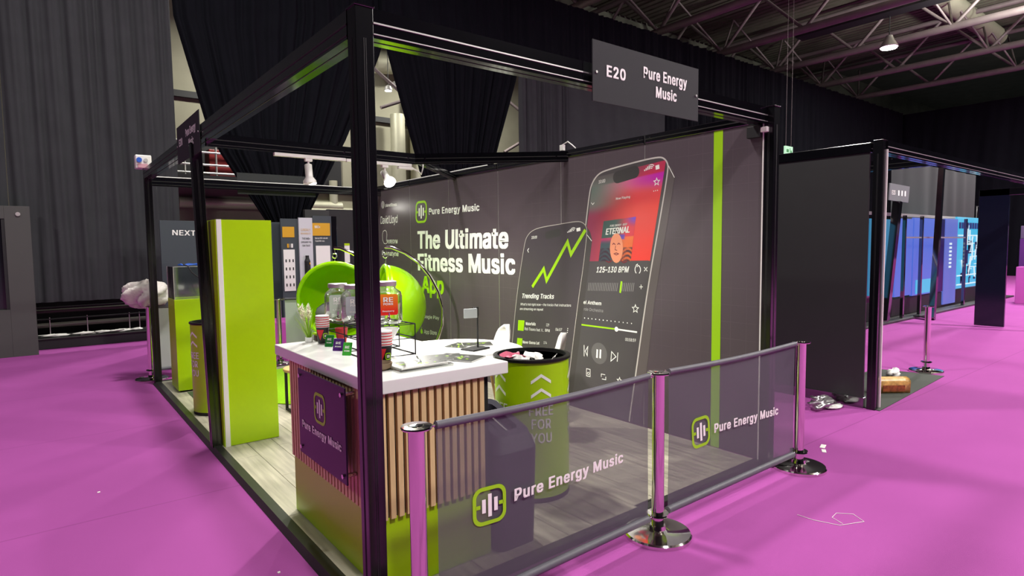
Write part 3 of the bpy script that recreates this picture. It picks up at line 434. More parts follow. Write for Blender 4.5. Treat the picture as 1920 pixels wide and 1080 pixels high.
# black angle trim round the platform
tr = MB(); 
for a, b in (((0, -.005), (.055, L_)),):
    tr.add([(a[0] - .012, a[1], 0), (a[0] - .012, L_, 0), (a[0] + .01, L_, .036), (a[0] + .01, a[1], .036), (b[0] + .01, L_, .036), (b[0] + .01, a[1], .036), (b[0] + .01, L_, 0), (b[0] + .01, a[1], 0)],
           [(0, 3, 2, 1), (3, 5, 4, 2), (5, 7, 6, 4)])
struct('trim_1', tr, M_trim)
struct('trim_2', MB().box((.07, -.012, 0), (2.98, .05, .036), .008), M_trim)
struct('trim_3', MB().box((.07, L_ - .05, 0), (2.98, L_ + .012, .036), .008), M_trim)

# ---------------------------------------------------------------- graphic wall
GW = MB().box((3.0, 0.0, .03), (3.03, L_ + .2, 2.42)).obj('wall_right', M_blackmatt); GW['kind'] = 'structure'; BASE[GW.name] = Matrix.Identity(4)
ys = [.018, 1.053, 2.068, 3.072, 4.082, 5.053, 6.06]
for i in range(6):
    MB().box((WX, ys[i] + .0035, .032), (3.0, ys[i + 1] - .0035, 2.40), .0015).obj('panel', M_wallprint, GW)
for y in ys[:6]:
    MB().box((2.9765, y - .0026, .032), (2.99, y + .0026, 2.40)).obj('joint_strip', M_chrome_dull, GW)
MB().box((2.962, .008, .032), (3.0, .0175, 2.40)).obj('edge_strip', M_whiteplastic, GW)
# lime stripe
q = WLs = [(0.406, 2.426), (0.331, 2.414), (0.308, -0.041), (0.381, -0.041)]
sy0 = min(p[0] for p in q[:2]); sy1 = max(p[0] for p in q[:2])
wpoly(MB(), [(sy0, .034), (sy1, .034), (sy1, 2.4), (sy0, 2.4)]).obj('lime_stripe', M_lime_print, GW)
sb = MB(); gb = MB()
logo(gb, sb, w3((4.9, 1.889), .0022), w3((4.607, 1.889), .0022), w3((4.887, 2.176), .0022))
gb.obj('logo_ring', M_lime_print, GW); 
wtext(sb, 'Pure Energy Music', (4.548, 1.987), (3.426, 1.978), (4.545, 2.068), .05)
sb.obj('brand_lettering', M_whiteprint, GW)
wtext(N('headline_lettering', M_whiteprint, GW), 'The Ultimate', (4.866, 1.552), (2.896, 1.548), (4.856, 1.785), .055, .92)
wtext(N('headline_lettering', M_whiteprint, GW), 'Fitness Music', (4.864, 1.265), (2.779, 1.271), (4.864, 1.487), .055, .92)
wtext(MB(), 'App', (4.782, 0.971), (4.225, 0.981), (4.769, 1.194), .055, .92).obj('headline_lettering', M_lime_print, GW)
sp = MB()
wtext(N('sponsor_lettering', M_whiteprint, GW), 'planetfitness', (5.77, 2.158), (5.418, 2.151), (5.767, 2.202), .02)
wtext(N('sponsor_lettering', M_whiteprint, GW), 'David Lloyd', (5.94, 1.918), (5.414, 1.919), (5.934, 2.027), .0, .85)
wtext(N('sponsor_lettering', M_whiteprint, GW), 'PUREGYM', (5.75, 1.631), (5.429, 1.628), (5.747, 1.685), .02)
wtext(N('sponsor_lettering', M_whiteprint, GW), 'Bannatyne', (5.918, 1.462), (5.406, 1.451), (5.914, 1.529), .01)
wtext(N('sponsor_lettering', M_whiteprint, GW), 'Google Play', (4.777, 0.64), (4.347, 0.652), (4.776, 0.683), .0)
wtext(N('sponsor_lettering', M_whiteprint, GW), 'App Store', (4.737, 0.433), (4.417, 0.447), (4.735, 0.486), .0)
sc = (5.853, 2.192)
for k in range(3):
    wline(sp, [(sc[0] + (.048 - k * .016) * math.cos(t * PI / 8), sc[1] + (.048 - k * .016) * math.sin(t * PI / 8)) for t in range(16)], .006, closed=True)
wline(sp, [(5.748, 1.64), (5.8, 1.627), (5.851, 1.637), (5.889, 1.684), (5.892, 1.762), (5.867, 1.808), (5.806, 1.825), (5.763, 1.805), (5.748, 1.759), (5.761, 1.705), (5.77, 1.667)], .008)
sp.obj('sponsor_symbols', M_whiteprint, GW)
ap = MB(); ac = (4.805, 0.452)
wpoly(ap, [(ac[0] + .03 * math.cos(t) * (1 - .12 * math.sin(t) ** 8), ac[1] + .036 * math.sin(t) - .004 * math.cos(2 * t)) for t in [k * PI / 8 for k in range(16)]])
wpoly(ap, [(ac[0], ac[1] + .042), (ac[0] - .014, ac[1] + .05), (ac[0] - .016, ac[1] + .064), (ac[0] - .003, ac[1] + .056)])
ap.obj('store_badge', M_lime_print, GW)

def grid_quad(name, TL, TR, BR, BL, fn, nu=30, nv=60, d=.0015, m=None):
    TL, TR, BR, BL = [Vector(p) for p in (TL, TR, BR, BL)]
    me = bpy.data.meshes.new(name); vs = []; cs = []
    for j in range(nv + 1):
        v = j / nv
        for i in range(nu + 1):
            u = i / nu; p = (TL * (1 - u) + TR * u) * (1 - v) + (BL * (1 - u) + BR * u) * v
            vs.append(w3(p, d)); cs.append(lin(fn(u, v)))
    fs = [(j * (nu + 1) + i, j * (nu + 1) + i + 1, (j + 1) * (nu + 1) + i + 1, (j + 1) * (nu + 1) + i) for j in range(nv) for i in range(nu)]
    me.from_pydata(vs, [], fs); at = me.color_attributes.new('print', 'FLOAT_COLOR', 'POINT')
    for i, c in enumerate(cs): at.data[i].color = (*c, 1)
    me.materials.append(m); o = bpy.data.objects.new(name, me); col.objects.link(o); o.parent = GW; return o
M_v = vcol_mat('full_colour_print')
def mixc(a, b, t): t = max(0, min(1, t)); t = t * t * (3 - 2 * t); return tuple(x * (1 - t) + y * t for x, y in zip(a, b))
C = lambda r, g, b: (r / 255, g / 255, b / 255)
# big phone ----------------------------------------------------------------
def chaik(p, k=2):
    for _ in range(k):
        q = [p[0]]
        for a, b in zip(p, p[1:]): q += [(a[0] * .75 + b[0] * .25, a[1] * .75 + b[1] * .25), (a[0] * .25 + b[0] * .75, a[1] * .25 + b[1] * .75)]
        p = q + [p[-1]]
    return p
big_out = [(1.966, 0.395), (1.845, 1.073), (1.733, 1.768), (1.682, 2.065), (1.648, 2.139), (1.579, 2.205), (1.479, 2.231), (1.108, 2.266), (0.908, 2.276), (0.853, 2.258), (0.82, 2.216), (0.816, 2.161), (0.891, 1.783), (1.014, 1.218), (1.143, 0.448), (1.187, 0.188)]
big_out = chaik(big_out)
big_in = [(p[0], p[1]) for p in big_out]
bl0 = (2.02, 0.098); br0 = (1.21, 0.042)
sideb = [(0.82, 2.216), (0.77, 2.16), (0.755, 2.092), (0.817, 1.757), (0.941, 1.129), (1.026, 0.485), (1.075, 0.188), (1.187, 0.188), (1.143, 0.448), (1.014, 1.218), (0.891, 1.783), (0.816, 2.161)]
wpoly(MB(), sideb, .001).obj('phone_side', mat('grey_phone_side_print', rgb(96, 88, 88), .4), GW)
wline(MB(), [(0.821, 2.208), (0.755, 2.097)], .006, .0014).obj('antenna_line', M_whiteprint, GW)
wpoly(MB(), [bl0] + big_out + [br0], .0012).obj('phone_body', mat('charcoal_phone_print', rgb(80, 76, 78), .35), GW)
def big_fn(u, v):
    grey = C(104, 104, 104); dark = C(80, 77, 79)
    top = mixc(C(112, 118, 112), C(205, 55, 90), (u - .25) * 1.7)
    if v < .115: return mixc(mixc(C(98, 92, 92), C(190, 60, 90), (u - .3) * 1.6), top, v / .115)
    a = mixc(C(105, 120, 112), C(232, 130, 150), u * 1.5)
    b = mixc(C(120, 120, 115), C(232, 60, 66), (u - .05) * 1.5)
    c = mixc(C(150, 60, 90), C(240, 60, 50), u * 1.3)
    w = (v - .115) / .34
    r = mixc(a, b, w * 1.4); r = mixc(r, c, (w - .6) * 2.2)
    r = mixc(r, C(200, 40, 180), max(0, 1 - math.hypot((u - 1) * 1.5, (v - .13) * 6)))
    return r
grid_quad('phone_screen', (1.641, 2.176), (0.837, 2.243), (0.992, 1.44), (1.773, 1.425), big_fn, 30, 50, .0016, M_v)
# card body corners round off: cover with wall print coloured corner wedge is not needed, the frame line sits on top
wpoly(MB(), [(1.773, 1.425), (1.008, 1.442), (0.992, 1.431), (1.164, 0.472), (1.235, 0.036), (2.035, 0.095), (1.973, 0.394)], .0018).obj('player_panel', mat('player_panel_print', rgb(78, 74, 77), .35), GW)
wline(MB(), [bl0] + big_out + [br0], .013, .002).obj('phone_frame', mat('silver_phone_frame_print', rgb(205, 200, 194), .3), GW)
pill = MB()
pa = Vector((1.348, 2.156)); pb = Vector((1.159, 2.182)); r_ = .052
dd = (pb - pa).normalized(); nn = Vector((-dd.y, dd.x))
wpoly(pill, [pa - dd * 0 + (nn * math.cos(t) - dd * math.sin(t)) * r_ for t in [k * PI / 8 for k in range(9)]] + [pb + (-nn * math.cos(t) + dd * math.sin(t)) * r_ for t in [k * PI / 8 for k in range(9)]], .002)
pa = Vector((2.262, 1.677)); pb = Vector((2.106, 1.699)); r_ = .037; dd = (pb - pa).normalized(); nn = Vector((-dd.y, dd.x))
pill2 = MB(); wpoly(pill2, [pa + (nn * math.cos(t) - dd * math.sin(t)) * r_ for t in [k * PI / 8 for k in range(9)]] + [pb + (-nn * math.cos(t) + dd * math.sin(t)) * r_ for t in [k * PI / 8 for k in range(9)]], .0024)
M_pill = mat('camera_pill_print', rgb(68, 66, 66), .3)
pill.obj('camera_pill', M_pill, GW)
bt = MB()
wtext(N('player_text', M_whiteprint, GW), '10:00', (1.571, 2.12), (1.493, 2.125), (1.567, 2.15), .01)
wtext(N('player_text', M_whiteprint, GW), 'Now Playing', (1.366, 1.963), (1.207, 1.97), (1.364, 1.983), .02)
wtext(N('player_text', M_whiteprint, GW), '125–130 BPM', (1.601, 1.326), (1.226, 1.337), (1.588, 1.378), .035)
wtext(N('player_text', M_whiteprint, GW), 'el Anthem', (1.766, 1.03), (1.542, 1.032), (1.761, 1.064), .02)
wtext(N('player_text', M_whiteprint, GW), '00:58:59', (1.258, 0.743), (1.141, 0.747), (1.255, 0.769), .0)
wtext(N('player_text', M_whiteprint, GW), '+', (1.103, 1.196), (1.066, 1.198), (1.103, 1.254), .0)
wtext(N('player_text', M_whiteprint, GW), '×', (1.055, 1.345), (1.016, 1.346), (1.056, 1.406), .0)
# status icons
for k in range(4): wpoly(bt, [(lambda a, h: (a[0] - .0, a[1]))((1.06, 2.176), 0)] * 0 or [((1.057, 2.178)[0] - k * .016, (1.057, 2.178)[1] + k * .003), ((1.057, 2.178)[0] - k * .016 - .01, (1.057, 2.178)[1] + k * .003), ((1.057, 2.178)[0] - k * .016 - .01, (1.057, 2.178)[1] + k * .003 + .012 + k * .008), ((1.057, 2.178)[0] - k * .016, (1.057, 2.178)[1] + k * .003 + .012 + k * .008)], .0022)
wc = (0.983, 2.181)
for k in (1, 2, 3): wline(bt, [(wc[0] + .014 * k * math.sin(t), wc[1] + .014 * k * math.cos(t)) for t in [math.radians(a) for a in (-42, -20, 0, 20, 42)]], .007, .0022)
wline(bt, [(0.939, 2.193), (0.902, 2.198)], .034, .0022)
def star(mb, c, r, w=.006):
    wline(mb, [(c[0] + (r if k % 2 == 0 else r * .45) * math.sin(k * PI / 5), c[1] + (r if k % 2 == 0 else r * .45) * math.cos(k * PI / 5)) for k in range(10)], w, .0022, True)
star(bt, (0.928, 2.079), .03); star(bt, (1.145, 1.03), .035)

for p in ((0.957, 2.007), (0.938, 2.009), (0.919, 2.01)): wpoly(bt, [(p[0] + .005 * math.cos(k * PI / 3), p[1] + .005 * math.sin(k * PI / 3)) for k in range(6)], .0022)
wline(bt, [(1.662, 1.958), (1.645, 1.94), (1.625, 1.956)], .006, .0022)
rc = (1.121, 1.364); wline(bt, [(rc[0] + .03 * math.sin(t), rc[1] + .036 * math.cos(t)) for t in [math.radians(a) for a in range(-150, 151, 25)]], .008, .0022)
wpoly(bt, [(rc[0] + .0, rc[1] + .052), (rc[0] + .0, rc[1] + .02), (rc[0] + .025, rc[1] + .036)], .0022)
# dots and slider
da = Vector((1.751, 0.899)); db = Vector((1.187, 0.901))
for k in range(13):
    p = da + (db - da) * k / 12; wpoly(bt, [(p.x + .006 * math.cos(j * PI / 3), p.y + .006 * math.sin(j * PI / 3)) for j in range(6)], .0022)
wline(bt, [(1.358, 0.834), (1.126, 0.832)], .014, .0022)
kp = (1.358, 0.834); wpoly(bt, [(kp[0] + .022 * math.cos(j * PI / 8), kp[1] + .022 * math.sin(j * PI / 8)) for j in range(16)], .0026)
wline(bt, [(1.759, 0.644), (1.759, 0.538)], .007, .0022); wline(bt, [(1.711, 0.635), (1.745, 0.588), (1.718, 0.549)], .007, .0022, True)
wline(bt, [(1.341, 0.629), (1.349, 0.547)], .007, .0022); wline(bt, [(1.415, 0.628), (1.424, 0.541), (1.363, 0.588)], .007, .0022, True)
for a, b in (((1.589, 0.625), (1.595, 0.546)), ((1.549, 0.629), (1.555, 0.548))): wline(bt, [a, b], .02, .0026)
def rect(mb, c, w, h, t=.006): wline(mb, [(c[0] - w, c[1] - h), (c[0] + w, c[1] - h), (c[0] + w, c[1] + h), (c[0] - w, c[1] + h)], t, .0022, True)
c_ = (1.705, 0.392); rect(bt, c_, .024, .034); wline(bt, [(c_[0] + .012 * math.cos(j * PI / 4), c_[1] - .008 + .012 * math.sin(j * PI / 4)) for j in range(8)], .005, .0022, True)
c_ = (1.513, 0.384); wline(bt, [(c_[0] + .028, c_[1] - .005), (c_[0] + .028, c_[1] + .022), (c_[0] - .02, c_[1] + .022)], .006, .0022); wline(bt, [(c_[0] - .028, c_[1] + .005), (c_[0] - .028, c_[1] - .022), (c_[0] + .02, c_[1] - .022)], .006, .0022)
c_ = (1.321, 0.38); star(bt, c_, .03)
bt.obj('app_icons', M_whiteprint, GW)
g2 = MB(); ta = Vector((1.698, 1.193)); tb = Vector((1.167, 1.213)); ga = Vector((1.705, 1.156)); gb_ = Vector((1.691, 1.23))
wtext(g2, 'rde Orchestra', (1.761, 0.969), (1.52, 0.97), (1.758, 0.997), .0)
for k in range(27):
    p = ta + (tb - ta) * k / 26; h = (gb_ - ga) / 2
    if abs(k - 18.6) > 1: wline(g2, [p - h, p + h], .0045, .0022)
g2.obj('app_ruler', mat('light_grey_print', rgb(160, 158, 156), .5), GW)
lm = MB(); wline(lm, [(1.316, 1.157), (1.299, 1.258)], .02, .0026); wline(lm, [(1.793, 0.832), (1.358, 0.834)], .014, .0022); lm.obj('app_accent', M_lime_print, GW)
pc = MB(); c_ = (1.568, 0.591); wpoly(pc, [(c_[0] + .098 * math.cos(j * PI / 12), c_[1] + .098 * math.sin(j * PI / 12)) for j in range(24)], .0022); pc.obj('pause_button', mat('button_print', rgb(104, 101, 102), .4), GW)
# album cover: plain generic face rising from water
def alb(u, v):
    c = mixc(C(60, 90, 85), C(225, 50, 70), (u - .35) * 2.2)
    c = mixc(c, C(110, 60, 220), max(0, 1 - math.hypot((u - 1) * 2.5, v * 4)))
    if v > .42: c = mixc(mixc(C(200, 40, 110), C(245, 120, 50), u), mixc(C(60, 80, 90), C(235, 110, 50), (u - .3) * 2), (v - .42) * 6)
    if v > .68: c = mixc(c, C(60, 30, 50), .5 + .5 * math.sin(v * 60 + 6 * math.sin(u * 9)))
    if .38 < v < .5 and .35 < u < .75: c = mixc(c, C(60, 60, 200), .7)
    return c
grid_quad('album_cover', (1.511, 1.785), (1.142, 1.808), (1.198, 1.434), (1.573, 1.429), alb, 24, 36, .0022, M_v)
al = MB(); wtext(al, 'ETERNAL', (1.487, 1.663), (1.211, 1.677), (1.475, 1.718), .05, .9, .0028)
wtext(al, 'PURE ENERGY · DEEP', (1.435, 1.731), (1.239, 1.74), (1.431, 1.749), .03, 1, .0028); al.obj('album_lettering', M_whiteprint, GW)
fc = Vector((1.36, 1.556)); 
wpoly(MB(), [(fc.x - .075 * math.cos(t), fc.y + .13 * math.sin(t) - .01) for t in [k * PI / 10 for k in range(20)]], .0026).obj('album_portrait', mat('portrait_print', rgb(240, 150, 110), .4), GW)
ft = MB()
for sx in (-1, 1):
    wline(ft, [(fc.x + sx * .045, fc.y + .02), (fc.x + sx * .03, fc.y + .032), (fc.x + sx * .012, fc.y + .02)], .008, .003)
    wline(ft, [(fc.x + sx * .05, fc.y - .12), (fc.x + sx * .085, fc.y - .135), (fc.x + sx * .12, fc.y - .125)], .01, .003)
wline(ft, [(fc.x + .008, fc.y + .01), (fc.x + .014, fc.y - .025), (fc.x - .01, fc.y - .03)], .006, .003)
wline(ft, [(fc.x - .025, fc.y - .06), (fc.x, fc.y - .052), (fc.x + .025, fc.y - .06), (fc.x, fc.y - .07)], .007, .003, True)
ft.obj('portrait_features', mat('portrait_line_print', rgb(120, 20, 40), .4), GW)
# small phone ----------------------------------------------------------------
sm = [(2.844, 0.551), (2.767, 1.017), (2.685, 1.358), (2.62, 1.602), (2.584, 1.671), (2.507, 1.726), (2.377, 1.757), (2.075, 1.78), (1.827, 1.8), (1.754, 1.775), (1.719, 1.73), (1.719, 1.667), (1.766, 1.376), (1.831, 1.074), (1.952, 0.397), (1.99, 0.156)]
sm = chaik(sm)
bl1 = (2.888, 0.166); 
wpoly(MB(), [(1.737, 1.764), (1.676, 1.689), (1.653, 1.621), (1.697, 1.353), (1.754, 1.054), (1.878, 0.357), (1.915, 0.154), (1.99, 0.156), (1.952, 0.397), (1.831, 1.074), (1.766, 1.376), (1.719, 1.667)], .002).obj('phone_side', mat('dark_phone_side_print', rgb(70, 65, 66), .4), GW)
wline(MB(), [(1.724, 1.675), (1.657, 1.611)], .006, .0024).obj('antenna_line', M_whiteprint, GW)
wpoly(MB(), [bl1] + sm, .0022).obj('phone_body', mat('small_phone_screen_print', rgb(74, 67, 73), .35), GW)
wline(MB(), [bl1] + sm, .007, .0026).obj('phone_frame', mat('silver_thin_frame_print', rgb(190, 184, 176), .3), GW)
pill2.obj('camera_pill', M_pill, GW)
wline(MB(), [(2.504, 1.154), (2.323, 1.343), (2.282, 1.227), (1.977, 1.607), (1.93, 1.489), (1.737, 1.715)], .034, .0026).obj('rising_graph_line', M_lime_print, GW)
st = MB()
wtext(N('track_text', M_whiteprint, GW), '10:00', (2.508, 1.643), (2.424, 1.647), (2.503, 1.672), .02, 1, .0026)
wtext(N('track_text', M_whiteprint, GW), 'Trending Tracks', (2.677, 1.028), (2.178, 1.051), (2.664, 1.077), .035, .95, .0026)
wtext(N('track_text', M_whiteprint, GW), "What's hot right now – the tracks that instructors", (2.701, 0.951), (1.934, 0.992), (2.697, 0.976), .0, 1, .0026)
wtext(N('track_text', M_whiteprint, GW), 'are streaming on repeat', (2.711, 0.902), (2.337, 0.922), (2.707, 0.927), .0, 1, .0026)
wtext(N('track_text', M_whiteprint, GW), 'Waterfalls', (2.617, 0.749), (2.456, 0.76), (2.614, 0.781), .035, 1, .0026)
wtext(N('track_text', M_whiteprint, GW), 'Rob Tissera feat. V..', (2.634, 0.696), (2.333, 0.709), (2.631, 0.725), .0, 1, .0026)
wtext(N('track_text', M_whiteprint, GW), '129', (2.293, 0.77), (2.249, 0.772), (2.291, 0.797), .0, 1, .0026)
wtext(N('track_text', M_whiteprint, GW), 'BPM', (2.309, 0.714), (2.241, 0.715), (2.306, 0.741), .0, 1, .0026)
wtext(N('track_text', M_whiteprint, GW), '04:07', (2.154, 0.738), (2.063, 0.744), (2.151, 0.765), .0, 1, .0026)
wtext(N('track_text', M_whiteprint, GW), 'Never Gonna Let', (2.667, 0.55), (2.4, 0.57), (2.664, 0.581), .035, 1, .0026)
wtext(N('track_text', M_whiteprint, GW), '174', (2.334, 0.586), (2.285, 0.59), (2.332, 0.611), .0, 1, .0026)
wline(st, [(2.552, 1.549), (2.573, 1.529), (2.557, 1.506)], .007, .0026)
for p in ((1.979, 0.777), (1.982, 0.759), (1.984, 0.74)): wpoly(st, [(p[0] + .006 * math.cos(j * PI / 3), p[1] + .006 * math.sin(j * PI / 3)) for j in range(6)], .0026)
for k in range(4):
    p = (1.979, 1.694); wpoly(st, [(p[0] - k * .018, p[1] + k * .003), (p[0] - k * .018 - .011, p[1] + k * .003), (p[0] - k * .018 - .011, p[1] + k * .003 + .01 + k * .008), (p[0] - k * .018, p[1] + k * .003 + .01 + k * .008)], .0026)
wc = (1.895, 1.702)
for k in (1, 2, 3): wline(st, [(wc[0] + .013 * k * math.sin(t), wc[1] + .013 * k * math.cos(t)) for t in [math.radians(a) for a in (-42, -20, 0, 20, 42)]], .006, .0026)
wline(st, [(1.854, 1.717), (1.803, 1.724)], .032, .0026)
st.obj('app_icons', M_whiteprint, GW)
sq = MB(); wpoly(sq, [(2.739, 0.791), (2.634, 0.796), (2.652, 0.684), (2.75, 0.68)], .0026); wpoly(sq, [(2.757, 0.599), (2.671, 0.602), (2.69, 0.478), (2.777, 0.473)], .0026); sq.obj('track_thumbnails', M_lime_print, GW)

flush()
# ================================================================== STAND FRAME
def post(x, y, label, h=2.5, w=.076, h0=0, dx=1, dy=1, lean=(0, 0)):
    t = thing('frame_post', label, 'post', (x + dx * w / 2, y + dy * w / 2, h0))
    x0, x1 = sorted((x, x + dx * w)); y0, y1 = sorted((y, y + dy * w))
    MB().box((x0, y0, h0), (x1, y1, h), .003).obj('upright', M_post, t)
    g = MB(); cx, cy = (x0 + x1) / 2, (y0 + y1) / 2
    for s in (-1, 1):
        g.box((cx + s * .004 - .0015, y0 - .0012, h0 + .01), (cx + s * .004 + .0015, y0 + .001, h - .12)); g.box((x0 - .0012, cy + s * .004 - .0015, h0 + .01), (x0 + .001, cy + s * .004 + .0015, h - .12))
    g.obj('groove', M_blackmatt, t)
    MB().box((x0 - .004, y0 - .004, h - .002), (x1 + .004, y1 + .004, h + .004), .001).obj('cap', M_black, t)
    if lean != (0, 0):
        for ch in t.children:
            for v in ch.data.vertices: f = v.co.z / h; v.co.x += lean[0] * f; v.co.y += lean[1] * f
    return t
post(0, 0, 'nearest tall black aluminium corner post of the stand')
post(0, 2.86, 'slightly leaning black aluminium post beside the tall lime cabinet', h=2.39, lean=(-.03, .13))
post(0, L_ - .076, 'far left black corner post of the stand next to the bagged stanchion')
post(2.965, -.062, 'black corner post at the right end of the graphic wall')
def beam(a, b, label, h=.112, w=.088, ribs=True, bolts=(), m=None, group=None):
    a = Vector(a); b = Vector(b); t = thing('frame_beam', label, 'beam', tuple((a + b) / 2), 0, group)
    MB().bar(a, b, w, h).obj('profile', M_black, t)
    d = (b - a).normalized(); sd = d.cross(Vector((0, 0, 1))).normalized(); g = MB()
    for s in (-1, 1):
        g.bar(a + sd * s * (w / 2 + .001) + Vector((0, 0, .002)), b + sd * s * (w / 2 + .001) + Vector((0, 0, .002)), .004, .006)
        g.bar(a + sd * s * (w / 2 + .001) - Vector((0, 0, h * .36)), b + sd * s * (w / 2 + .001) - Vector((0, 0, h * .36)), .004, .004)
    g.obj('rib', M_chrome_dull if ribs == 2 else M_trim, t)
    MB().bar(a - Vector((0, 0, h / 2 + .0005)), b - Vector((0, 0, h / 2 + .0005)), .005, .003).obj('groove', M_blackmatt, t)
    for p in bolts:
        MB().tube([Vector(p) - sd * -.001 * 0 + sd * (-w / 2 - .004), Vector(p) + sd * (w / 2 + .004)], .009, 8).obj('bolt', M_chrome, t)
    return t
beam((.076, .045, 2.442), (2.965, .03, 2.442), 'long black front beam over the mesh barriers carrying the E20 sign', ribs=2)
beam((.042, .076, 2.442), (.042, 2.96, 2.442), 'black left beam between the nearest post and the cabinet post')
beam((.042, 2.965, 2.442), (.042, L_ - .076, 2.442), 'black left beam running from the cabinet post to the far left post')
beam((.05, 2.86, 2.405), (1.84, 2.86, 2.40), 'sagging black cross beam that carries the white light track', .095, .045, bolts=((1.14, 2.86, 2.402), (1.3, 2.86, 2.402), (.1, 2.86, 2.405), (1.76, 2.86, 2.4)))
beam((1.84, 2.86, 2.40), (2.99, 1.98, 2.41), 'black diagonal brace from the light track beam to the wall panel with the big phone', .095, .045, bolts=((1.92, 2.8, 2.4), (2.9, 2.05, 2.41)))
beam((1.84, 2.86, 2.40), (2.99, 3.95, 2.40), 'black diagonal brace from the light track beam to the wall above the logo', .06, .045)
beam((.04, 5.93, 2.37), (2.98, 5.93, 2.37), 'black cross beam at the far end of the stand carrying a thin white cable', .1, .045)
t = thing('wall_frame', 'black top rail running along the top of the graphic wall', 'rail', (3.0, 3, 2.42))
for i in range(6):
    a, b = ys[i] + .01, ys[i + 1] - .01
    MB().box((2.968, a, 2.402), (3.012, b, 2.468), .004).obj('rail', M_black, t)
    MB().box((2.963, a, 2.43), (2.968, b, 2.437)).obj('rib', M_trim, t)
    MB().box((2.975, b, 2.39), (3.01, b + .02, 2.472)).obj('connector', M_blackmatt, t)
    for yy in (a + .05, b - .05): MB().tube([(2.962, yy, 2.44), (2.972, yy, 2.44)], .008, 8).obj('bolt', M_chrome, t)

# name boards
Q2 = []
def N2(name, t): b = MB(); Q2.append((b, name, t)); return b
def board(name, label, cx, cy, cz, yaw, text=True, w=.89, h=.305):
    t = thing(name, label, 'sign', (cx, cy, cz), yaw)
    MB().box((-w / 2, 0, 0), (w / 2, .006, h), .001).obj('board', M_signgrey, t, world=False)
    for s in (-1, 1): MB().tube([(s * (w / 2 - .025), .0, h * .48), (s * (w / 2 - .025), -.006, h * .48)], .007, 8).obj('bolt', M_chrome_dull, t, world=False)
    if text:
        m = MB(); e = (0, -.0015, 0)
        m = N2('lettering', t); text3(m, 'E20', (-.345, 0, .135), (-.2, 0, .135), (-.345, 0, .193), e, .05)
        m = N2('lettering', t); text3(m, 'Pure Energy', (-.055, 0, .175), (.33, 0, .175), (-.055, 0, .235), e, .05)
        m = N2('lettering', t); text3(m, 'Music', (.05, 0, .085), (.235, 0, .085), (.05, 0, .145), e, .05)
        for q_ in Q2: q_[0].obj(q_[1], M_whiteprint, q_[2], world=False)
        Q2.clear()
    return t
board('name_board', 'dark grey stand number E20 board on the front beam at right', 1.69, -.04, 2.3, 0)
board('name_board', 'dark grey stand number E20 board on the left beam seen at a slant', -.012, 3.2, 2.3, -PI / 2)
board('name_board', 'blank back of a grey name board behind the far cross beam', 1.53, 5.97, 2.27, PI, False, w=1.0, h=.27)

# light track and spots
t = thing('light_track', 'white light track under the sagging cross beam', 'light track', (1.17, 2.86, 2.34))
MB().box((.55, 2.84, 2.325), (1.155, 2.88, 2.353), .004).obj('track', M_whiteplastic, t)
MB().box((1.16, 2.84, 2.322), (1.80, 2.88, 2.35), .004).obj('track', M_whiteplastic, t)
MB().box((1.66, 2.838, 2.295), (1.82, 2.882, 2.322), .01).obj('power_feed', M_whiteplastic, t)
def spot(x, y, z, aim, label, on):
    t = thing('track_spotlight', label, 'spotlight', (x, y, z)); a = Vector(aim).normalized()
    p = Vector((x, y, z - .085))
    MB().box((x - .03, y - .018, z - .025), (x + .03, y + .018, z), .004).obj('adapter', M_whiteplastic, t)
    MB().tube([(x, y, z - .025), (x, y, z - .09)], .009, 8).obj('stem', M_whiteplastic, t)
    h = MB(); h.tube([p - a * .04, p - a * .035, p + a * .07, p + a * .1, p + a * .125], [.02, .03, .03, .052, .055], 16, caps=False); h.tube([p - a * .04, p - a * .0399], [.02, .001], 12)
    h.obj('lamp_head', M_whiteplastic, t)
    MB().tube([p + a * .108, p + a * .11], [.045, .045], 16).obj('lens', M_lens if on else M_white, t)
    return t
M_lens = mat('lit_lens', (1, 1, 1), .3, emit=(1, .96, .88), estr=60)
spot(.83, 2.86, 2.325, (.02, -.12, -1), 'white spotlight head on the left half of the light track', False)
spot(1.53, 2.86, 2.322, (-.0, -.75, -.62), 'lit white spotlight shining toward the front on the light track', True)
light('track_and_fill_lamp', 'SPOT', (1.53, 2.745, 2.16), 210, (1, .96, .88), .05, (1.53, 1.0, .5), 110, .6)
light('track_and_fill_lamp', 'SPOT', (.832, 2.84, 2.09), 190, (1, .97, .9), .05, (2.4, 3.2, .2), 120, .8)  # added wide beam below the unlit head, turned to brighten the wall print
spot(2.74, 5.9, 2.33, (-.1, -.75, -.62), 'added white spotlight on the far cross beam hidden behind the corner post', True)  # added lamp kept out of sight, brightens the lounge
light('track_and_fill_lamp', 'SPOT', (2.72, 5.77, 2.18), 230, (1, .96, .88), .05, (1.55, 3.9, .5), 75, .8)  # fill beam of the added far spotlight

# cables and fittings on top of the frame
def cable(name, pts, r, m, label, cat='cable'):
    return solo(name, MB().tube(pts, r, 6), m, label, cat)
cable('white_cable', [(.1, 5.93, 2.426), (.8, 5.93, 2.43), (1.2, 5.93, 2.424), (1.9, 5.93, 2.43), (2.4, 5.93, 2.424), (2.9, 5.93, 2.43)], .006, M_whiteplastic, 'thin white cable lying along the far cross beam')
cable('white_cable', [(1.82, 2.86, 2.31), (1.88, 2.87, 2.29), (1.93, 2.9, 2.27), (1.96, 2.92, 2.33), (1.97, 2.93, 2.37)], .008, M_whiteplastic, 'white flex drooping from the end of the light track')
cable('white_cable', [(3.0, 5.6, 2.48), (2.99, 5.1, 2.475), (3.0, 4.6, 2.478), (2.99, 4.15, 2.475), (3.0, 3.7, 2.48), (3.0, 3.3, 2.476)], .008, M_whiteplastic, 'long white cable lying on the rail over the logo end of the wall')
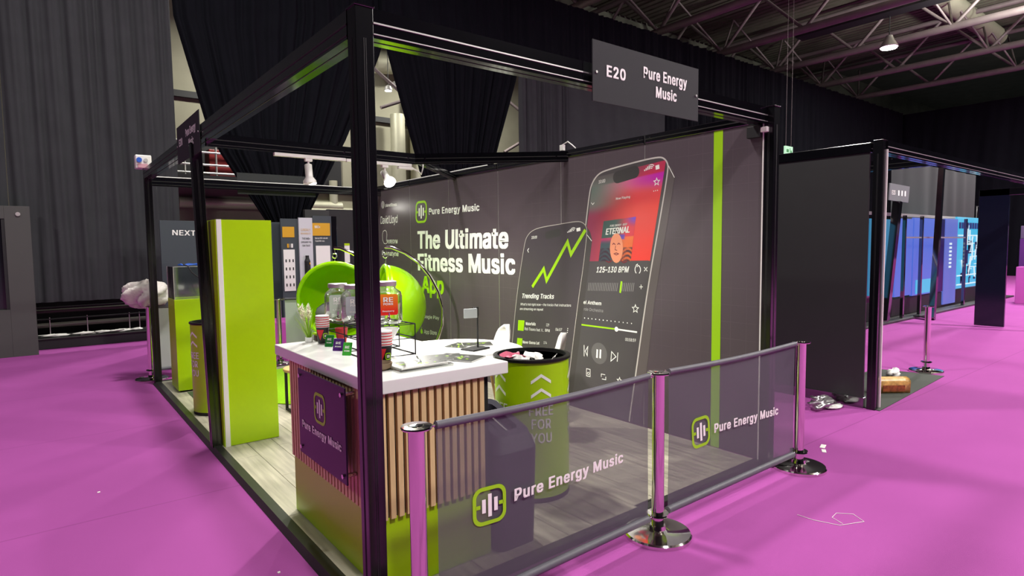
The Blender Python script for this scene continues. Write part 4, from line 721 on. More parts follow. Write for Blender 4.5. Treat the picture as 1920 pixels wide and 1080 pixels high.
cable('white_cable', [(2.99, 2.06, 2.478), (2.985, 2.05, 2.53), (2.985, 1.98, 2.55), (2.985, 1.92, 2.51), (2.99, 1.88, 2.476)], .006, M_whiteplastic, 'small loop of white cable on the rail above the big phone')
solo('white_connector', MB().box((2.975, 2.035, 2.475), (3.005, 2.085, 2.53), .004), M_whiteplastic, 'white plug connector standing on the rail beside the cable loop', 'plug')
solo('blue_connector', MB().tube([(2.99, 2.9, 2.455), (2.99, 2.9, 2.53)], .022, 12), M_blueb, 'blue round connector on the rail right of the diagonal braces', 'plug')
t = thing('junction_box', 'pale junction box with a blue socket on top of the far left post', 'junction box', (.0, 5.9, 2.505))
MB().box((-.07, 5.86, 2.504), (.09, 5.98, 2.66), .01).obj('housing', M_whiteplastic, t)
MB().tube([(-.035, 5.862, 2.6), (-.035, 5.84, 2.6)], .028, 12).obj('socket', M_blueb, t)
MB().tube([(.03, 5.862, 2.6), (.03, 5.845, 2.6)], .022, 12).obj('socket', M_chrome_dull, t)
MB().box((-.05, 5.85, 2.51), (.05, 5.862, 2.56), .004).obj('cable_clip', mat('pink_tape', rgb(200, 150, 160), .6), t)
solo('corner_bracket', MB().box((2.93, .02, 2.30), (2.972, .12, 2.38), .004), M_blackmatt, 'small black bracket at the top right corner of the graphic wall', 'bracket')
solo('corner_clip', MB().box((2.93, -.03, 2.33), (2.962, .018, 2.365), .004), M_whiteplastic, 'small pale clip beside the bracket at the top corner of the wall', 'clip')

# ================================================================== COUNTER
CX0, CX1, CY0, CY1 = .13, .725, .165, 1.317
ct = thing('reception_counter', 'oak slatted reception counter with white top and lime base behind the corner post', 'counter', (.43, .74, .03))
MB().box((CX0 + .012, CY0 + .012, .04), (CX1, CY1, .93)).obj('carcass', M_felt, ct)
MB().box((CX0 - .035, CY0 - .03, .94), (.822, CY1 + .17, 1.0), .004).obj('worktop', M_white, ct)
bs = MB().box((CX0 + .006, CY0 + .006, .032), (CX1 + .002, CY1 + .002, .372)); bs.obj('lime_plinth', M_lime, ct)
n = int((CX1 - CX0) / .0405)
for i in range(n + 1):
    x = CX0 + .004 + i * .0405
    if x + .026 <= CX1 + .002: MB().box((x, CY0 - .012, .372), (x + .0255, CY0 + .012, .937), .001).obj('slat', M_oak, ct)
n = int((CY1 - CY0) / .0405)
for i in range(n + 1):
    y = CY0 + .016 + i * .0405
    if y + .026 <= CY1 + .002: MB().box((CX0 - .012, y, .372), (CX0 + .012, y + .0255, .937), .001).obj('slat', M_oak, ct)
# purple acrylic sign on standoffs
pn = thing('logo_plaque', 'square purple acrylic plaque with logo on the slatted counter side', 'sign', (.085, .667, .49))
MB().box((.058, .357, .49), (.066, .977, .94), .001).obj('plaque', M_purple, pn)
for y in (.39, .944):
    for z in (.525, .905): MB().tube([(.118, y, z), (.050, y, z)], .011, 12).obj('standoff', M_chrome, pn)
rg = MB(); br = MB(); X0 = .0565
logo(rg, br, (X0, .745, .705), (X0, .595, .705), (X0, .745, .86))
text3(br, 'Pure Energy Music', (X0, .925, .635), (X0, .405, .635), (X0, .925, .675), (0, 0, 0), .055)
rg.obj('logo_ring', M_lime_print, pn); br.obj('lettering', M_whiteprint, pn)

# ---- things on the counter
T = 1.0
def rack(x0, y0, x1, y1, z1, label):
    t = thing('wire_rack', label, 'rack', ((x0 + x1) / 2, (y0 + y1) / 2, T)); m = MB(); r = .0035
    cs = [(x0, y0), (x1, y0), (x1, y1), (x0, y1)]
    for z in (T + r, T + (z1 - T) * .55, z1): m.tube([(x, y, z) for x, y in cs], r, 5, closed=True)
    for x, y in cs: m.tube([(x, y, T), (x, y, z1)], r, 5)
    m.obj('frame', M_blackmatt, t)
    k = MB(); n = 5
    for i in range(1, n): k.tube([(x0, y0 + (y1 - y0) * i / n, z1), (x1, y0 + (y1 - y0) * i / n, z1)], .0025, 5)
    k.obj('shelf_wire', M_blackmatt, t); return t
rack(.385, .90, .62, 1.42, 1.125, 'black wire rack under the left pair of glass jars')
rack(.30, .62, .57, .92, 1.165, 'black wire rack under the jar with the red label')
def jar(x, y, z, r, h, rot, lc, label, txt=None):
    t = thing('drink_dispenser', label, 'drink dispenser', (x, y, z), rot)
    n = 24; pr = [(r * .86, 0), (r, .02), (r, h * .66), (r * .93, h * .76), (r * .66, h * .84), (r * .66, h * .9)]
    # squarish glass body
    m = MB(); vs = []
    for rr_, zz in pr:
        for k in range(n):
            a = 2 * PI * k / n; q_ = 1 / (abs(math.cos(a)) ** 4 + abs(math.sin(a)) ** 4) ** .25 if rr_ > r * .8 else 1
            vs.append((rr_ * q_ * math.cos(a), rr_ * q_ * math.sin(a), zz))
    m.add(vs, [(i * n + k, i * n + (k + 1) % n, (i + 1) * n + (k + 1) % n, (i + 1) * n + k) for i in range(len(pr) - 1) for k in range(n)] + [tuple(range(n))[::-1]], True)
    m.obj('glass_body', M_glass, t, world=False)
    MB().lathe([(r * .72, h * .9), (r * .72, h), (r * .68, h * 1.01)], n=24).obj('lid', M_chrome_dull, t, world=False)
    MB().tube([(-r * 1.0, 0, .035), (-r * 1.0 - .03, 0, .035), (-r - .035, 0, .02)], .008, 8).obj('tap', M_chrome, t, world=False)
    MB().box((-r - .03, -.004, .035), (-r - .02, .004, .065), .002).obj('tap_lever', M_chrome, t, world=False)
    lw, l0, l1 = r * .62, h * .22, h * .72
    lb = MB(); P = rr(-lw, l0, lw, l1, .012, 4); lb.add([(-r - .002, -p[0], p[1]) for p in P], [tuple(range(len(P)))])
    lb.obj('label_sticker', lc, t, world=False)
    if txt:
        m = MB(); X_ = -r - .003
        text3(m, txt[0], (X_, lw * .5, l1 - .042), (X_, -lw * .5, l1 - .042), (X_, lw * .5, l1 - .016), (0, 0, 0), .04)
        text3(m, txt[1], (X_, lw * .5, l1 - .058), (X_, -lw * .5, l1 - .058), (X_, lw * .5, l1 - .046), (0, 0, 0), .04)
        text3(m, txt[2], (X_, lw * .6, l0 + .018), (X_, -lw * .6, l0 + .018), (X_, lw * .6, l0 + .026), (0, 0, 0), .03)
        m.obj('lettering', M_whiteprint, t, world=False)
    return t
def grad_mat(name, c0, c1, z0, z1):
    m = mat(name, c0, .4); nt = m.node_tree; tc = nt.nodes.new('ShaderNodeTexCoord'); sp = nt.nodes.new('ShaderNodeSeparateXYZ'); mr = nt.nodes.new('ShaderNodeMapRange'); cr = nt.nodes.new('ShaderNodeValToRGB')
    nt.links.new(tc.outputs['Object'], sp.inputs[0]); nt.links.new(sp.outputs[2], mr.inputs[0]); mr.inputs[1].default_value = z0; mr.inputs[2].default_value = z1
    nt.links.new(mr.outputs[0], cr.inputs[0]); cr.color_ramp.elements[0].color = (*c1, 1); cr.color_ramp.elements[1].color = (*c0, 1)
    nt.links.new(cr.outputs[0], nt.nodes['Principled BSDF'].inputs['Base Color']); return m
M_lab = grad_mat('orange_red_label', rgb(245, 160, 20), rgb(230, 40, 20), .07, .19)
M_lab2 = mat('pale_green_label', rgb(190, 206, 186), .5)
M_lab3 = mat('pale_grey_label', rgb(190, 198, 200), .5)
jr = math.radians(48)   # labels face the aisle
jar(.465, .745, 1.168, .082, .222, jr + .42, M_lab, 'glass drink dispenser with an orange and red label right of the corner post', ('RE', 'POWR', 'Raspberry'))
jar(.45, 1.37, 1.128, .080, .225, jr + .34, M_lab2, 'leftmost glass drink dispenser with a pale green label', ('RE', 'POWR', 'Lime'))
jar(.475, 1.18, 1.128, .080, .225, jr + .34, M_lab3, 'glass drink dispenser with a pale grey label beside the leftmost one', ('RE', 'POWR', 'Berry'))
def cup_stack(x, y, label, n=16, z=T):
    t = thing('cup_stack', label, 'paper cups', (x, y, z))
    MB().lathe([(.028, 0), (.029, .002), (.038, .092), (.0395, .094), (.0395, .097)], (x, y, z), 20).obj('cup', M_binblack, t)
    a = MB(); vs = []
    for u, v in ((-.02, .085), (.024, .085), (.0, .02)):
        vs.append((u, v))
    m = MB(); 
    def onc(u, v, e=.0008):   # wrap on cup side facing the aisle
        r_ = .029 + .0098 * v / .092 + e; an = math.radians(232) + u / r_; return (x + r_ * math.cos(an), y + r_ * math.sin(an), z + v)
    tri = []; N = 8
    for j in range(N + 1):
        v = .085 - j * .008; w_ = .024 * (1 - j / N)
        tri += [onc(-w_ - .006, v), onc(-.006, v), onc(w_ - .006, v)]
    m.add(tri, [(3 * j + i, 3 * j + i + 1, 3 * j + i + 4, 3 * j + i + 3) for j in range(N) for i in range(2)]); m.obj('red_triangle', M_red, t)
    g = MB(); b2 = MB(); rs = rr(0, 0, 1, 1, .27); ri = rr(.12, .12, .88, .88, .18); nn_ = len(rs); o_ = lambda p: onc(.012 + p[0] * .03, .03 + p[1] * .034, .0012)
    g.add([o_(p) for p in rs] + [o_(p) for p in ri], [(k, (k + 1) % nn_, nn_ + (k + 1) % nn_, nn_ + k) for k in range(nn_)]); g.obj('logo_ring', M_lime_print, t)
    for xx in (.27, .45, .63): b2.add([o_(p) for p in ((xx, .3), (xx + .1, .3), (xx + .1, .7), (xx, .7))], [(0, 1, 2, 3)])
    b2.obj('logo_bars', M_whiteprint, t)
    for k in range(n):
        zz = z + .0975 + k * .0045
        MB().lathe([(.0375, 0), (.0402, .0012), (.0402, .0034), (.038, .0042)], (x, y, zz), 16).obj('cup_rim', M_red if k % 3 == 1 else M_paper, t)
    return t
cup_stack(.31, .46, 'stack of paper cups on a black cup right of the corner post')
cup_stack(.335, 1.335, 'stack of paper cups on a black cup at the left end of the counter')
solo('red_cup', MB().lathe([(.026, 0), (.027, .002), (.038, .088), (.04, .09), (.037, .09), (.0, .03)], (.43, 1.28, T), 20), M_red, 'red paper cup standing under the left wire rack', 'paper cup')
solo('snack_bowl', MB().lathe([(.035, 0), (.055, .012), (.06, .034), (.055, .034), (.04, .014), (0, .01)], (.24, .37, T), 24), mat('kraft_bowl', rgb(120, 100, 76), .6), 'small brown bowl beside the cup stack at the counter corner', 'bowl')
solo('white_bowl', MB().lathe([(.035, 0), (.05, .01), (.085, .07), (.082, .07), (.05, .014), (0, .01)], (.47, .79, T + .06), 24), M_white, 'white bowl on the rack under the jar with the red label', 'bowl')
def packet(x, y, c, label, w=.05, h=.07, tilt=.35, yaw=.9, txt='RE'):
    t = thing('drink_sachet', label, 'sachet', (x, y, T), yaw - PI / 2)
    ca, sa = math.cos(tilt), math.sin(tilt)
    P = rr(-w / 2, 0, w / 2, h, .004, 2); n = len(P)
    m = MB(); m.add([(p[0], p[1] * sa, p[1] * ca) for p in P] + [(p[0], p[1] * sa + .004, p[1] * ca + .001) for p in P], [tuple(range(n)), tuple(range(n, 2 * n))[::-1]] + [(i, n + i, n + (i + 1) % n, (i + 1) % n) for i in range(n)])
    m.obj('packet', c, t, world=False)
    l = MB(); f = lambda u, v: (u, v * sa - .001, v * ca); text3(l, txt, f(-w * .25, h * .55), f(w * .25, h * .55), f(-w * .25, h * .75), (0, 0, 0), .03); text3(l, 'POWR', f(-w * .3, h * .3), f(w * .3, h * .3), f(-w * .3, h * .42), (0, 0, 0), .03)
    l.obj('lettering', M_whiteprint, t, world=False); return t
packet(.305, 1.17, mat('green_sachet', rgb(30, 130, 50), .4), 'dark green sachet leaning at the left wire rack', yaw=.75)
packet(.29, 1.0, mat('purple_sachet', rgb(74, 26, 110), .4), 'purple sachet leaning at the left wire rack', w=.06, yaw=.75)
packet(.27, .83, mat('bright_green_sachet', rgb(60, 165, 50), .4), 'bright green sachet half hidden by the corner post', yaw=.75)
solo('card_box', MB().box((.33, 1.43, T), (.41, 1.475, T + .035), .003), mat('dark_brown_card', rgb(70, 56, 50), .6), 'small dark box at the far left end of the counter', 'box')
solo('lime_card', MB().box((.325, 1.425, T + .036), (.415, 1.48, T + .05), .003), M_lime, 'lime slab lying on the small dark box', 'box')
# brochures
def brochure(cx, cy, w, h, rz, z, th, label, grp=None):
    t = thing('brochure', label, 'brochure', (cx, cy, z), rz, grp)
    MB().box((-w / 2, -h / 2, 0), (w / 2, h / 2, th), .0008).obj('pages', M_paper, t, world=False)
    MB().box((-w / 2 + .002, -h / 2 + .002, th), (w / 2 - .002, h / 2 - .002, th + .0008)).obj('cover', M_darkprint, t, world=False)
    k = MB(); k2 = MB(); rn = random.Random(int(cx * 1000))
    for i in range(16):
        u = rn.uniform(-w / 2 + .015, w / 2 - .04); v = rn.uniform(-h / 2 + .02, h / 2 - .03); (k if i % 3 else k2).box((u, v, th + .0008), (u + rn.uniform(.01, .03), v + rn.uniform(.006, .02), th + .0014))
    k.obj('printed_blocks', M_greyprint, t, world=False); k2.obj('printed_accents', M_lime_print, t, world=False); return t
b1 = .09
solo('brochure_tray', MB().box((.27, .225, T), (.56, .41, T + .012), .003), M_acryl, 'clear acrylic brochure tray at the front edge of the counter', 'tray')
brochure(.41, .318, .26, .15, .06, T + .013, .006, 'stack of dark brochures in the clear tray')
brochure(.60, .44, .27, .19, -.35, T, .002, 'dark brochure lying open in the middle of the counter')
brochure(.68, .37, .17, .24, .5, T + .003, .002, 'dark brochure overlapping another near the right counter end')

# ================================================================== LITTER BINS
def tall_bin(x, y, r, h, ang0, label):
    t = thing('litter_bin', label, 'litter bin', (x, y, .03)); z0 = .03
    MB().lathe([(r, .03), (r, h - .02)], (x, y, z0), 40).obj('body', M_lime, t)
    MB().lathe([(r * .985, 0), (r * 1.005, .005), (r * 1.005, .03), (r * .98, .035)], (x, y, z0), 40).obj('base_ring', M_binblack, t)
    MB().lathe([(r, h - .02), (r * 1.045, h - .015), (r * 1.045, h), (r * .93, h + .003), (r * .9, h - .04), (r * .88, .1), (0, .1)], (x, y, z0), 40).obj('rim_liner', M_binblack, t)
    m = MB()
    def on(u, z, a, e=0): an = a + u / r; q_ = r + .0012 + e; return (x + q_ * math.cos(an), y + q_ * math.sin(an), z)
    for k in range(5):
        a = ang0 + k * 2 * PI / 5
        for zz in (.775, .69):
            pts = [(-.062, 0), (0, .036), (.062, 0), (.062, -.017), (0, .019), (-.062, -.017)]
            N_ = 12; us = [-.062 + .124 * q_ / N_ for q_ in range(N_ + 1)]; f_ = lambda u: .042 * (1 - abs(u) / .062)
            m = N('chevron', M_whiteprint, t); m.add([on(u, zz + f_(u) + w_, a) for u in us for w_ in (-.02, 0)], [(2 * q_, 2 * q_ + 2, 2 * q_ + 3, 2 * q_ + 1) for q_ in range(N_)])
        for s, zz, w_ in (('FREE', .565, .15), ('FOR', .485, .12), ('YOU', .40, .13)):
            vs, fs = text_uv(s, .03); m = N('lettering', M_whiteprint, t); m.add([on((u - .5) * w_, zz + v * .06, a, l * .0002) for u, v, l in vs], fs)
    flush(); return t
bigbin = tall_bin(1.41, .656, .232, .868, math.radians(-116), 'large round lime bin reading FREE FOR YOU behind the mesh barrier')
tall_bin(.285, 4.02, .2, .868, math.radians(-165), 'round lime bin half hidden by the cabinet post')
# crumpled papers in the bin
for k, (dx, dy, a, lb, mm) in enumerate([(-.10, -.07, .3, 'crumpled white leaflet poking out of the big lime bin', M_paper), (-.14, .02, 1.2, 'red and white wrapper at the left rim of the big lime bin', mat('pink_wrapper', rgb(205, 90, 120), .5)), (-.03, -.13, 2.2, 'folded white tissue along the front rim of the big lime bin', M_whiteplastic)]):
    rn = random.Random(k + 3); m = MB(); n = 7; vs = []
    for j in range(n):
        for i in range(n):
            u = (i / (n - 1) - .5) * .17; v = (j / (n - 1) - .5) * .13
            vs.append((1.41 + dx + u * math.cos(a) - v * math.sin(a), .656 + dy + u * math.sin(a) + v * math.cos(a), .87 + .02 * rn.random() + .035 * math.sin(i * 1.3 + k)))
    m.add(vs, [(j * n + i, j * n + i + 1, (j + 1) * n + i + 1, (j + 1) * n + i) for j in range(n - 1) for i in range(n - 1)])
    m.add([(p[0], p[1], p[2] - .003) for p in vs], [(j * n + i, (j + 1) * n + i, (j + 1) * n + i + 1, j * n + i + 1) for j in range(n - 1) for i in range(n - 1)])
    solo(('leaflet', 'food_wrapper', 'paper_tissue')[k], m, mm, lb, 'litter')
# dark recycling bin beside the counter
t = thing('recycling_bin', 'dark plastic recycling bin with slotted sloping lid between counter and barrier', 'litter bin', (.875, .33, .03))
def taper(poly0, z0, poly1, z1, m):
    n = len(poly0); m.add([(x, y, z0) for x, y in poly0] + [(x, y, z1) for x, y in poly1], [tuple(range(n))[::-1], tuple(range(n, 2 * n))] + [(i, (i + 1) % n, n + (i + 1) % n, n + i) for i in range(n)])
B0 = rr(.75, .13, 1.0, .52, .05); B1 = rr(.74, .12, 1.01, .53, .05)
m = MB(); taper(B0, .03, B1, .52, m); m.obj('body', M_darkbin, t)
m = MB(); n = len(B1); top = [(.875 + (x - .875) * .8, .325 + (y - .325) * .82) for x, y in B1]
zt = lambda y: .60 + (y - .12) * .32
vs = [(x, y, .523) for x, y in B1] + [(x, y, .535) for x, y in B1] + [(x, y, zt(y)) for x, y in top]
slot = [(.875 + (x - .875) * .48, .325 + (y - .325) * .6) for x, y in B1]
vs += [(x, y, zt(y)) for x, y in slot] + [(x, y, zt(y) - .06) for x, y in slot]
fs = [(r_ * n + i, r_ * n + (i + 1) % n, (r_ + 1) * n + (i + 1) % n, (r_ + 1) * n + i) for r_ in range(4) for i in range(n)] + [tuple(range(4 * n, 5 * n))]
m.add(vs, fs); m.obj('lid', M_darkbin, t)
MB().bar((.875, .2, zt(.2) - .02), (.875, .46, zt(.46) - .02), .01, .01).obj('slot_bar', M_chrome_dull, t)

# ================================================================== CABINET, PLINTH
t = thing('tall_cabinet', 'tall lime green display cabinet with a white edge strip', 'cabinet', (.29, 2.92, .03))
MB().box((.075, 2.80, .032), (.49, 3.07, 1.80), .002).obj('body', M_lime, t)
MB().box((.083, 2.794, .03), (.119, 2.803, 1.802), .001).obj('edge_strip', M_white, t)
MB().box((.11, 3.07, .1), (.47, 3.076, 1.75), .001).obj('back_panel', M_white, t)
t = thing('display_plinth', 'lime green square plinth at the far left end of the stand', 'plinth', (.33, 5.3, .03))
MB().box((.125, 5.06, .05), (.53, 5.46, 1.04), .003).obj('body', M_lime, t)
MB().box((.15, 5.085, .03), (.51, 5.44, .05), .002).obj('foot', M_blackmatt, t)
t = thing('acrylic_case', 'clear acrylic display case on the far lime plinth', 'display case', (.33, 5.26, 1.04))
m = MB(); e = .004; a0, b0, a1, b1_ = .13, 5.065, .525, 5.455
for lo, hi in (((a0, b0, 1.04), (a1, b0 + e, 1.39)), ((a0, b1_ - e, 1.04), (a1, b1_, 1.39)), ((a0, b0, 1.04), (a0 + e, b1_, 1.39)), ((a1 - e, b0, 1.04), (a1, b1_, 1.39)), ((a0, b0, 1.386), (a1, b1_, 1.39))):
    MB().box(lo, hi).obj('pane', M_acryl, t)
for x, y in ((a0, b0), (a1, b0), (a0, b1_), (a1, b1_)): MB().box((x - .003, y - .003, 1.04), (x + .003, y + .003, 1.393)).obj('edge', M_chrome_dull, t)
MB().box((a0 - .002, b0 - .002, 1.388), (a1 + .002, b0 + .004, 1.394)).obj('edge', M_chrome_dull, t)
rn = random.Random(4)
solo('blue_cable_coil', MB().tube([(.30 + .09 * math.cos(k * .7) + rn.uniform(-.015, .015), 5.2 + .06 * math.sin(k * .7) + rn.uniform(-.02, .02), 1.401 + .008 * (k % 3)) for k in range(26)], .007, 6), M_blueb, 'tangled blue cable lying on top of the acrylic case', 'cable')
cable('black_cable', [(.24, 5.12, 1.41), (.27, 5.045, 1.40), (.30, 5.04, 1.33), (.38, 5.035, 1.26), (.45, 5.035, 1.15), (.48, 5.035, 1.05)], .007, M_blackmatt, 'black cable hanging down the front of the acrylic case')
solo('floor_mat', MB().box((.2, 4.55, .031), (.62, 5.02, .036), .002), mat('dark_green_mat', rgb(60, 78, 46), .8), 'dark green square mat on the floor in front of the lime plinth', 'mat')

# ================================================================== LOUNGE
t = thing('round_table', 'round white bistro table between counter and graphic wall', 'table', (1.6, 1.84, .03))
MB().lathe([(0, .715), (.54, .715), (.56, .725), (.56, .742), (.55, .75), (0, .75)], (1.6, 1.84, 0), 48).obj('tabletop', M_white, t)
MB().lathe([(.26, .03), (.26, .04), (.05, .055), (.035, .08), (.035, .7), (.1, .715)], (1.6, 1.84, 0), 32).obj('pedestal', M_chrome_dull, t)
t = thing('phone_stand', 'black desk phone stand holding a white phone on the round table', 'phone stand', (1.73, 1.74, .75), .25)
MB().box((-.1, -.07, 0), (.1, .07, .012), .002).obj('base', M_blackmatt, t, world=False)
MB().tube([(.03, 0, .01), (.03, 0, .30)], .007, 8).obj('pole', M_blackmatt, t, world=False)
MB().box((-.015, -.012, .265), (.035, .012, .34), .004).obj('clamp', M_blackmatt, t, world=False)
solo('smartphone', MB().box((1.61, 1.70, 1.01), (1.72, 1.715, 1.085), .004, rz=-.3), mat('pale_phone', rgb(200, 206, 208), .3), 'pale smartphone held sideways in the black stand', 'phone')
brochure(1.74, 1.98, .26, .19, .5, .75, .002, 'left dark leaflet fanned out on the round table')
brochure(1.88, 1.93, .25, .18, -.5, .753, .002, 'right dark leaflet under the phone stand on the round table')
def shell_chair(x, y, rz, label):
    t = thing('shell_chair', label, 'chair', (x, y, .03), rz)
    # moulded shell: seat curving up into a rounded back, local +x is the back
    nu, nv = 14, 16; vs = []
    for j in range(nv + 1):
        s = j / nv
        if s < .5: a = s / .5; cx_ = -.22 + a * .38; cz = .43 - .02 * math.sin(a * PI)
        else: a = (s - .5) / .5; cx_ = .16 + .09 * math.sin(a * PI / 2) + .03 * a; cz = .43 + .40 * a
        w_ = .22 * math.sqrt(max(.0, 1 - max(0, (s - .72) / .28) ** 2.6)) if s > .72 else (.22 - .04 * (1 - min(1, s / .2)))
        w_ = max(w_, .02)
        for i in range(nu + 1):
            u = i / nu * 2 - 1
            vs.append((cx_ - (.05 * u * u if s > .5 else 0), u * w_, cz + (.07 * u ** 4 if s < .6 else 0)))
    F = [(j * (nu + 1) + i, j * (nu + 1) + i + 1, (j + 1) * (nu + 1) + i + 1, (j + 1) * (nu + 1) + i) for j in range(nv) for i in range(nu)]
    o = MB().add(vs, F, True).obj('shell', M_whiteplastic, t, world=False)
    md = o.modifiers.new('thickness', 'SOLIDIFY'); md.thickness = .012
    for sx in (-1, 1):
        for sy in (-1, 1): MB().tube([(sx * .12, sy * .12, .42), (sx * .21, sy * .2, 0)], [.016, .01], 8).obj('leg', M_wood, t, world=False)
    return t
shell_chair(2.107, 2.206, -.35, 'white moulded chair at the far side of the round table')
shell_chair(2.165, 1.54, -.70, 'white moulded chair mostly hidden behind the large lime bin')
t = solo('round_rug', MB().lathe([(1.15, 0), (1.16, .008), (1.12, .016), (0, .016)], (1.75, 4.55, .03), 64), M_rug, 'round lime green rug under the egg chairs', 'rug')
# egg chairs
def egg_chair(c, axis, label, shift):
    cx, cy, cz = c; r = .49
    t = thing('egg_chair', label, 'egg chair', (cx, cy, .046)); ax = Vector(axis).normalized()
    s1 = ax.cross(Vector((0, 0, 1))).normalized(); s2 = s1.cross(ax)
    C0 = Vector(c); n = 40; prof = []
    def P(rad, th, k): a = 2 * PI * k / n; return C0 + ax * (rad * math.cos(th)) + (s1 * math.cos(a) + s2 * math.sin(a)) * (rad * math.sin(th))
    ths = [math.radians(88 + (92) * i / 16) for i in range(17)]
    rows = [(r, th) for th in ths]; inn = [(r - .03, th) for th in ths[::-1]]
    vs = [P(a, th, k) for a, th in rows + inn for k in range(n)]; R_ = len(rows + inn)
    fs = [(i * n + k, i * n + (k + 1) % n, ((i + 1) % R_) * n + (k + 1) % n, ((i + 1) % R_) * n + k) for i in range(R_) for k in range(n)]
    MB().add(vs, fs, True).obj('shell', M_lime_gloss, t)
    MB().tube([P(r - .012, math.radians(87), k) for k in range(n)], .026, 8, closed=True).obj('rim', M_lime_gloss, t)
    cu = MB(); m_ = [];
    for i in range(9):
        th = PI * i / 8
        for k in range(20):
            a = 2 * PI * k / 20; m_.append((cx - ax.x * .12 + .3 * math.sin(th) * math.cos(a), cy - ax.y * .12 + .3 * math.sin(th) * math.sin(a), cz - .17 + .14 * math.cos(th) * (1 + .2 * math.sin(th))))
    cu.add(m_, [(i * 20 + k, i * 20 + (k + 1) % 20, (i + 1) * 20 + (k + 1) % 20, (i + 1) * 20 + k) for i in range(8) for k in range(20)], True); cu.obj('cushion', M_cushion, t)
    # bent tube stand
    d = Vector(shift); arc = ARC
    MB().tube([Vector(p) + d for p in arc], .021, 12).obj('stand_arc', M_chrome, t)
    hk = Vector(arc[0]) + d
    MB().tube([hk + Vector((0, 0, -.01)), hk + Vector((0, 0, -.07))], .008, 8).obj('hook', M_chrome, t)
    MB().tube([hk + Vector((.03 * math.cos(k * PI / 5), 0, -.10 + .03 * math.sin(k * PI / 5))) for k in range(10)], .008, 6, closed=True).obj('ring', M_chrome, t)
    MB().tube([hk + Vector((0, 0, -.13)), Vector((hk.x, hk.y, cz + r - .02))], .006, 6).obj('chain', M_chrome, t)
    end = Vector(arc[-1]) + d; m = MB().tube([(cx + .45 * math.cos(k * PI / 16), cy + .45 * math.sin(k * PI / 16), .066) for k in range(32)], .02, 8, closed=True); m.obj('base_ring', M_chrome, t)
    return t
ARC = [(2.2062, 4.2626, 1.5806), (2.2651, 4.203, 1.5735), (2.3749, 4.0858, 1.5097), (2.4765, 3.958, 1.3971), (2.5705, 3.8701, 1.2351), (2.6389, 3.8001, 1.0487), (2.6725, 3.7563, 0.8504), (2.6581, 3.7513, 0.6651), (2.6112, 3.7745, 0.5113), (2.5355, 3.8456, 0.3545), (2.4281, 3.9343, 0.2612)]
A1 = Vector((2.1604, 4.2371, 0.883)); A2 = Vector((1.9797, 5.1969, 0.9156))
toc = (Vector((-0.9955, -2.2207, 1.5717)) - A1).normalized(); rgt = Vector((.787, -.617, 0))
ax1 = (-rgt * .95 + Vector((toc.x, toc.y, 0)) * .33 + Vector((0, 0, .10)))
egg_chair((A1.x, A1.y, A1.z), ax1, 'lime egg chair on a chrome arc stand, turned sideways right of the corner post', (0, 0, 0))
ax2 = (Vector((toc.x, toc.y, 0)) * .9 - rgt * .12 + Vector((0, 0, -.12)))
egg_chair((A2.x, A2.y, A2.z), ax2, 'lime egg chair with its open side and cushion facing out, left of the corner post', tuple(Vector((1.9868, 5.2493, 1.575)) - Vector((2.2062, 4.2626, 1.5806))))
# stool
t = thing('wooden_stool', 'low stool with a round wooden seat and black square legs beside the cabinet', 'stool', (.93, 3.48, .03))
MB().lathe([(.0, .42), (.17, .42), (.175, .43), (.175, .445), (.17, .45), (0, .45)], (.93, 3.48, 0), 32).obj('seat', M_wood, t)
for sx in (-1, 1):
    m = MB()
    for sy in (-1, 1): m.box((.93 + sx * .12 - .011, 3.48 + sy * .12 - .011, .03), (.93 + sx * .12 + .011, 3.48 + sy * .12 + .011, .42))
    m.box((.93 + sx * .12 - .011, 3.36, .03), (.93 + sx * .12 + .011, 3.60, .05)); m.obj('leg_frame', M_blackmatt, t)
# pampas grass
t = thing('pampas_grass', 'small arrangement of white pampas plumes and green blades at the left end of the counter', 'plant', (.285, 1.435, 1.0))
px_, py_ = .285, 1.435
MB().lathe([(.018, 0), (.024, .004), (.022, .03), (.019, .03), (.018, .004)], (px_, py_, 1.0), 16).obj('vase', M_white, t)
rn = random.Random(9); gm = mat('grass_blade', rgb(160, 205, 60), .6, 0, .2, 8, rand=.2); pm = mat('pampas_plume', rgb(250, 246, 226), .9)
for k in range(60):
    a = rn.uniform(0, 2 * PI); sp_ = rn.uniform(.01, .085); h = rn.uniform(.10, .21); b = MB(); N = 5; vs = []
    for i in range(N + 1):
        s = i / N; rr__ = .006 + sp_ * s ** 1.8; w_ = .0026 * (1 - s) + .0006
        c0 = (px_ + rr__ * math.cos(a), py_ + rr__ * math.sin(a), 1.004 + h * s)
        vs += [(c0[0] - w_ * math.sin(a + .8), c0[1] + w_ * math.cos(a + .8), c0[2]), (c0[0] + w_ * math.sin(a + .8), c0[1] - w_ * math.cos(a + .8), c0[2])]
    b.add(vs, [(2 * i, 2 * i + 1, 2 * i + 3, 2 * i + 2) for i in range(N)]); b.obj('grass_blade', gm, t)
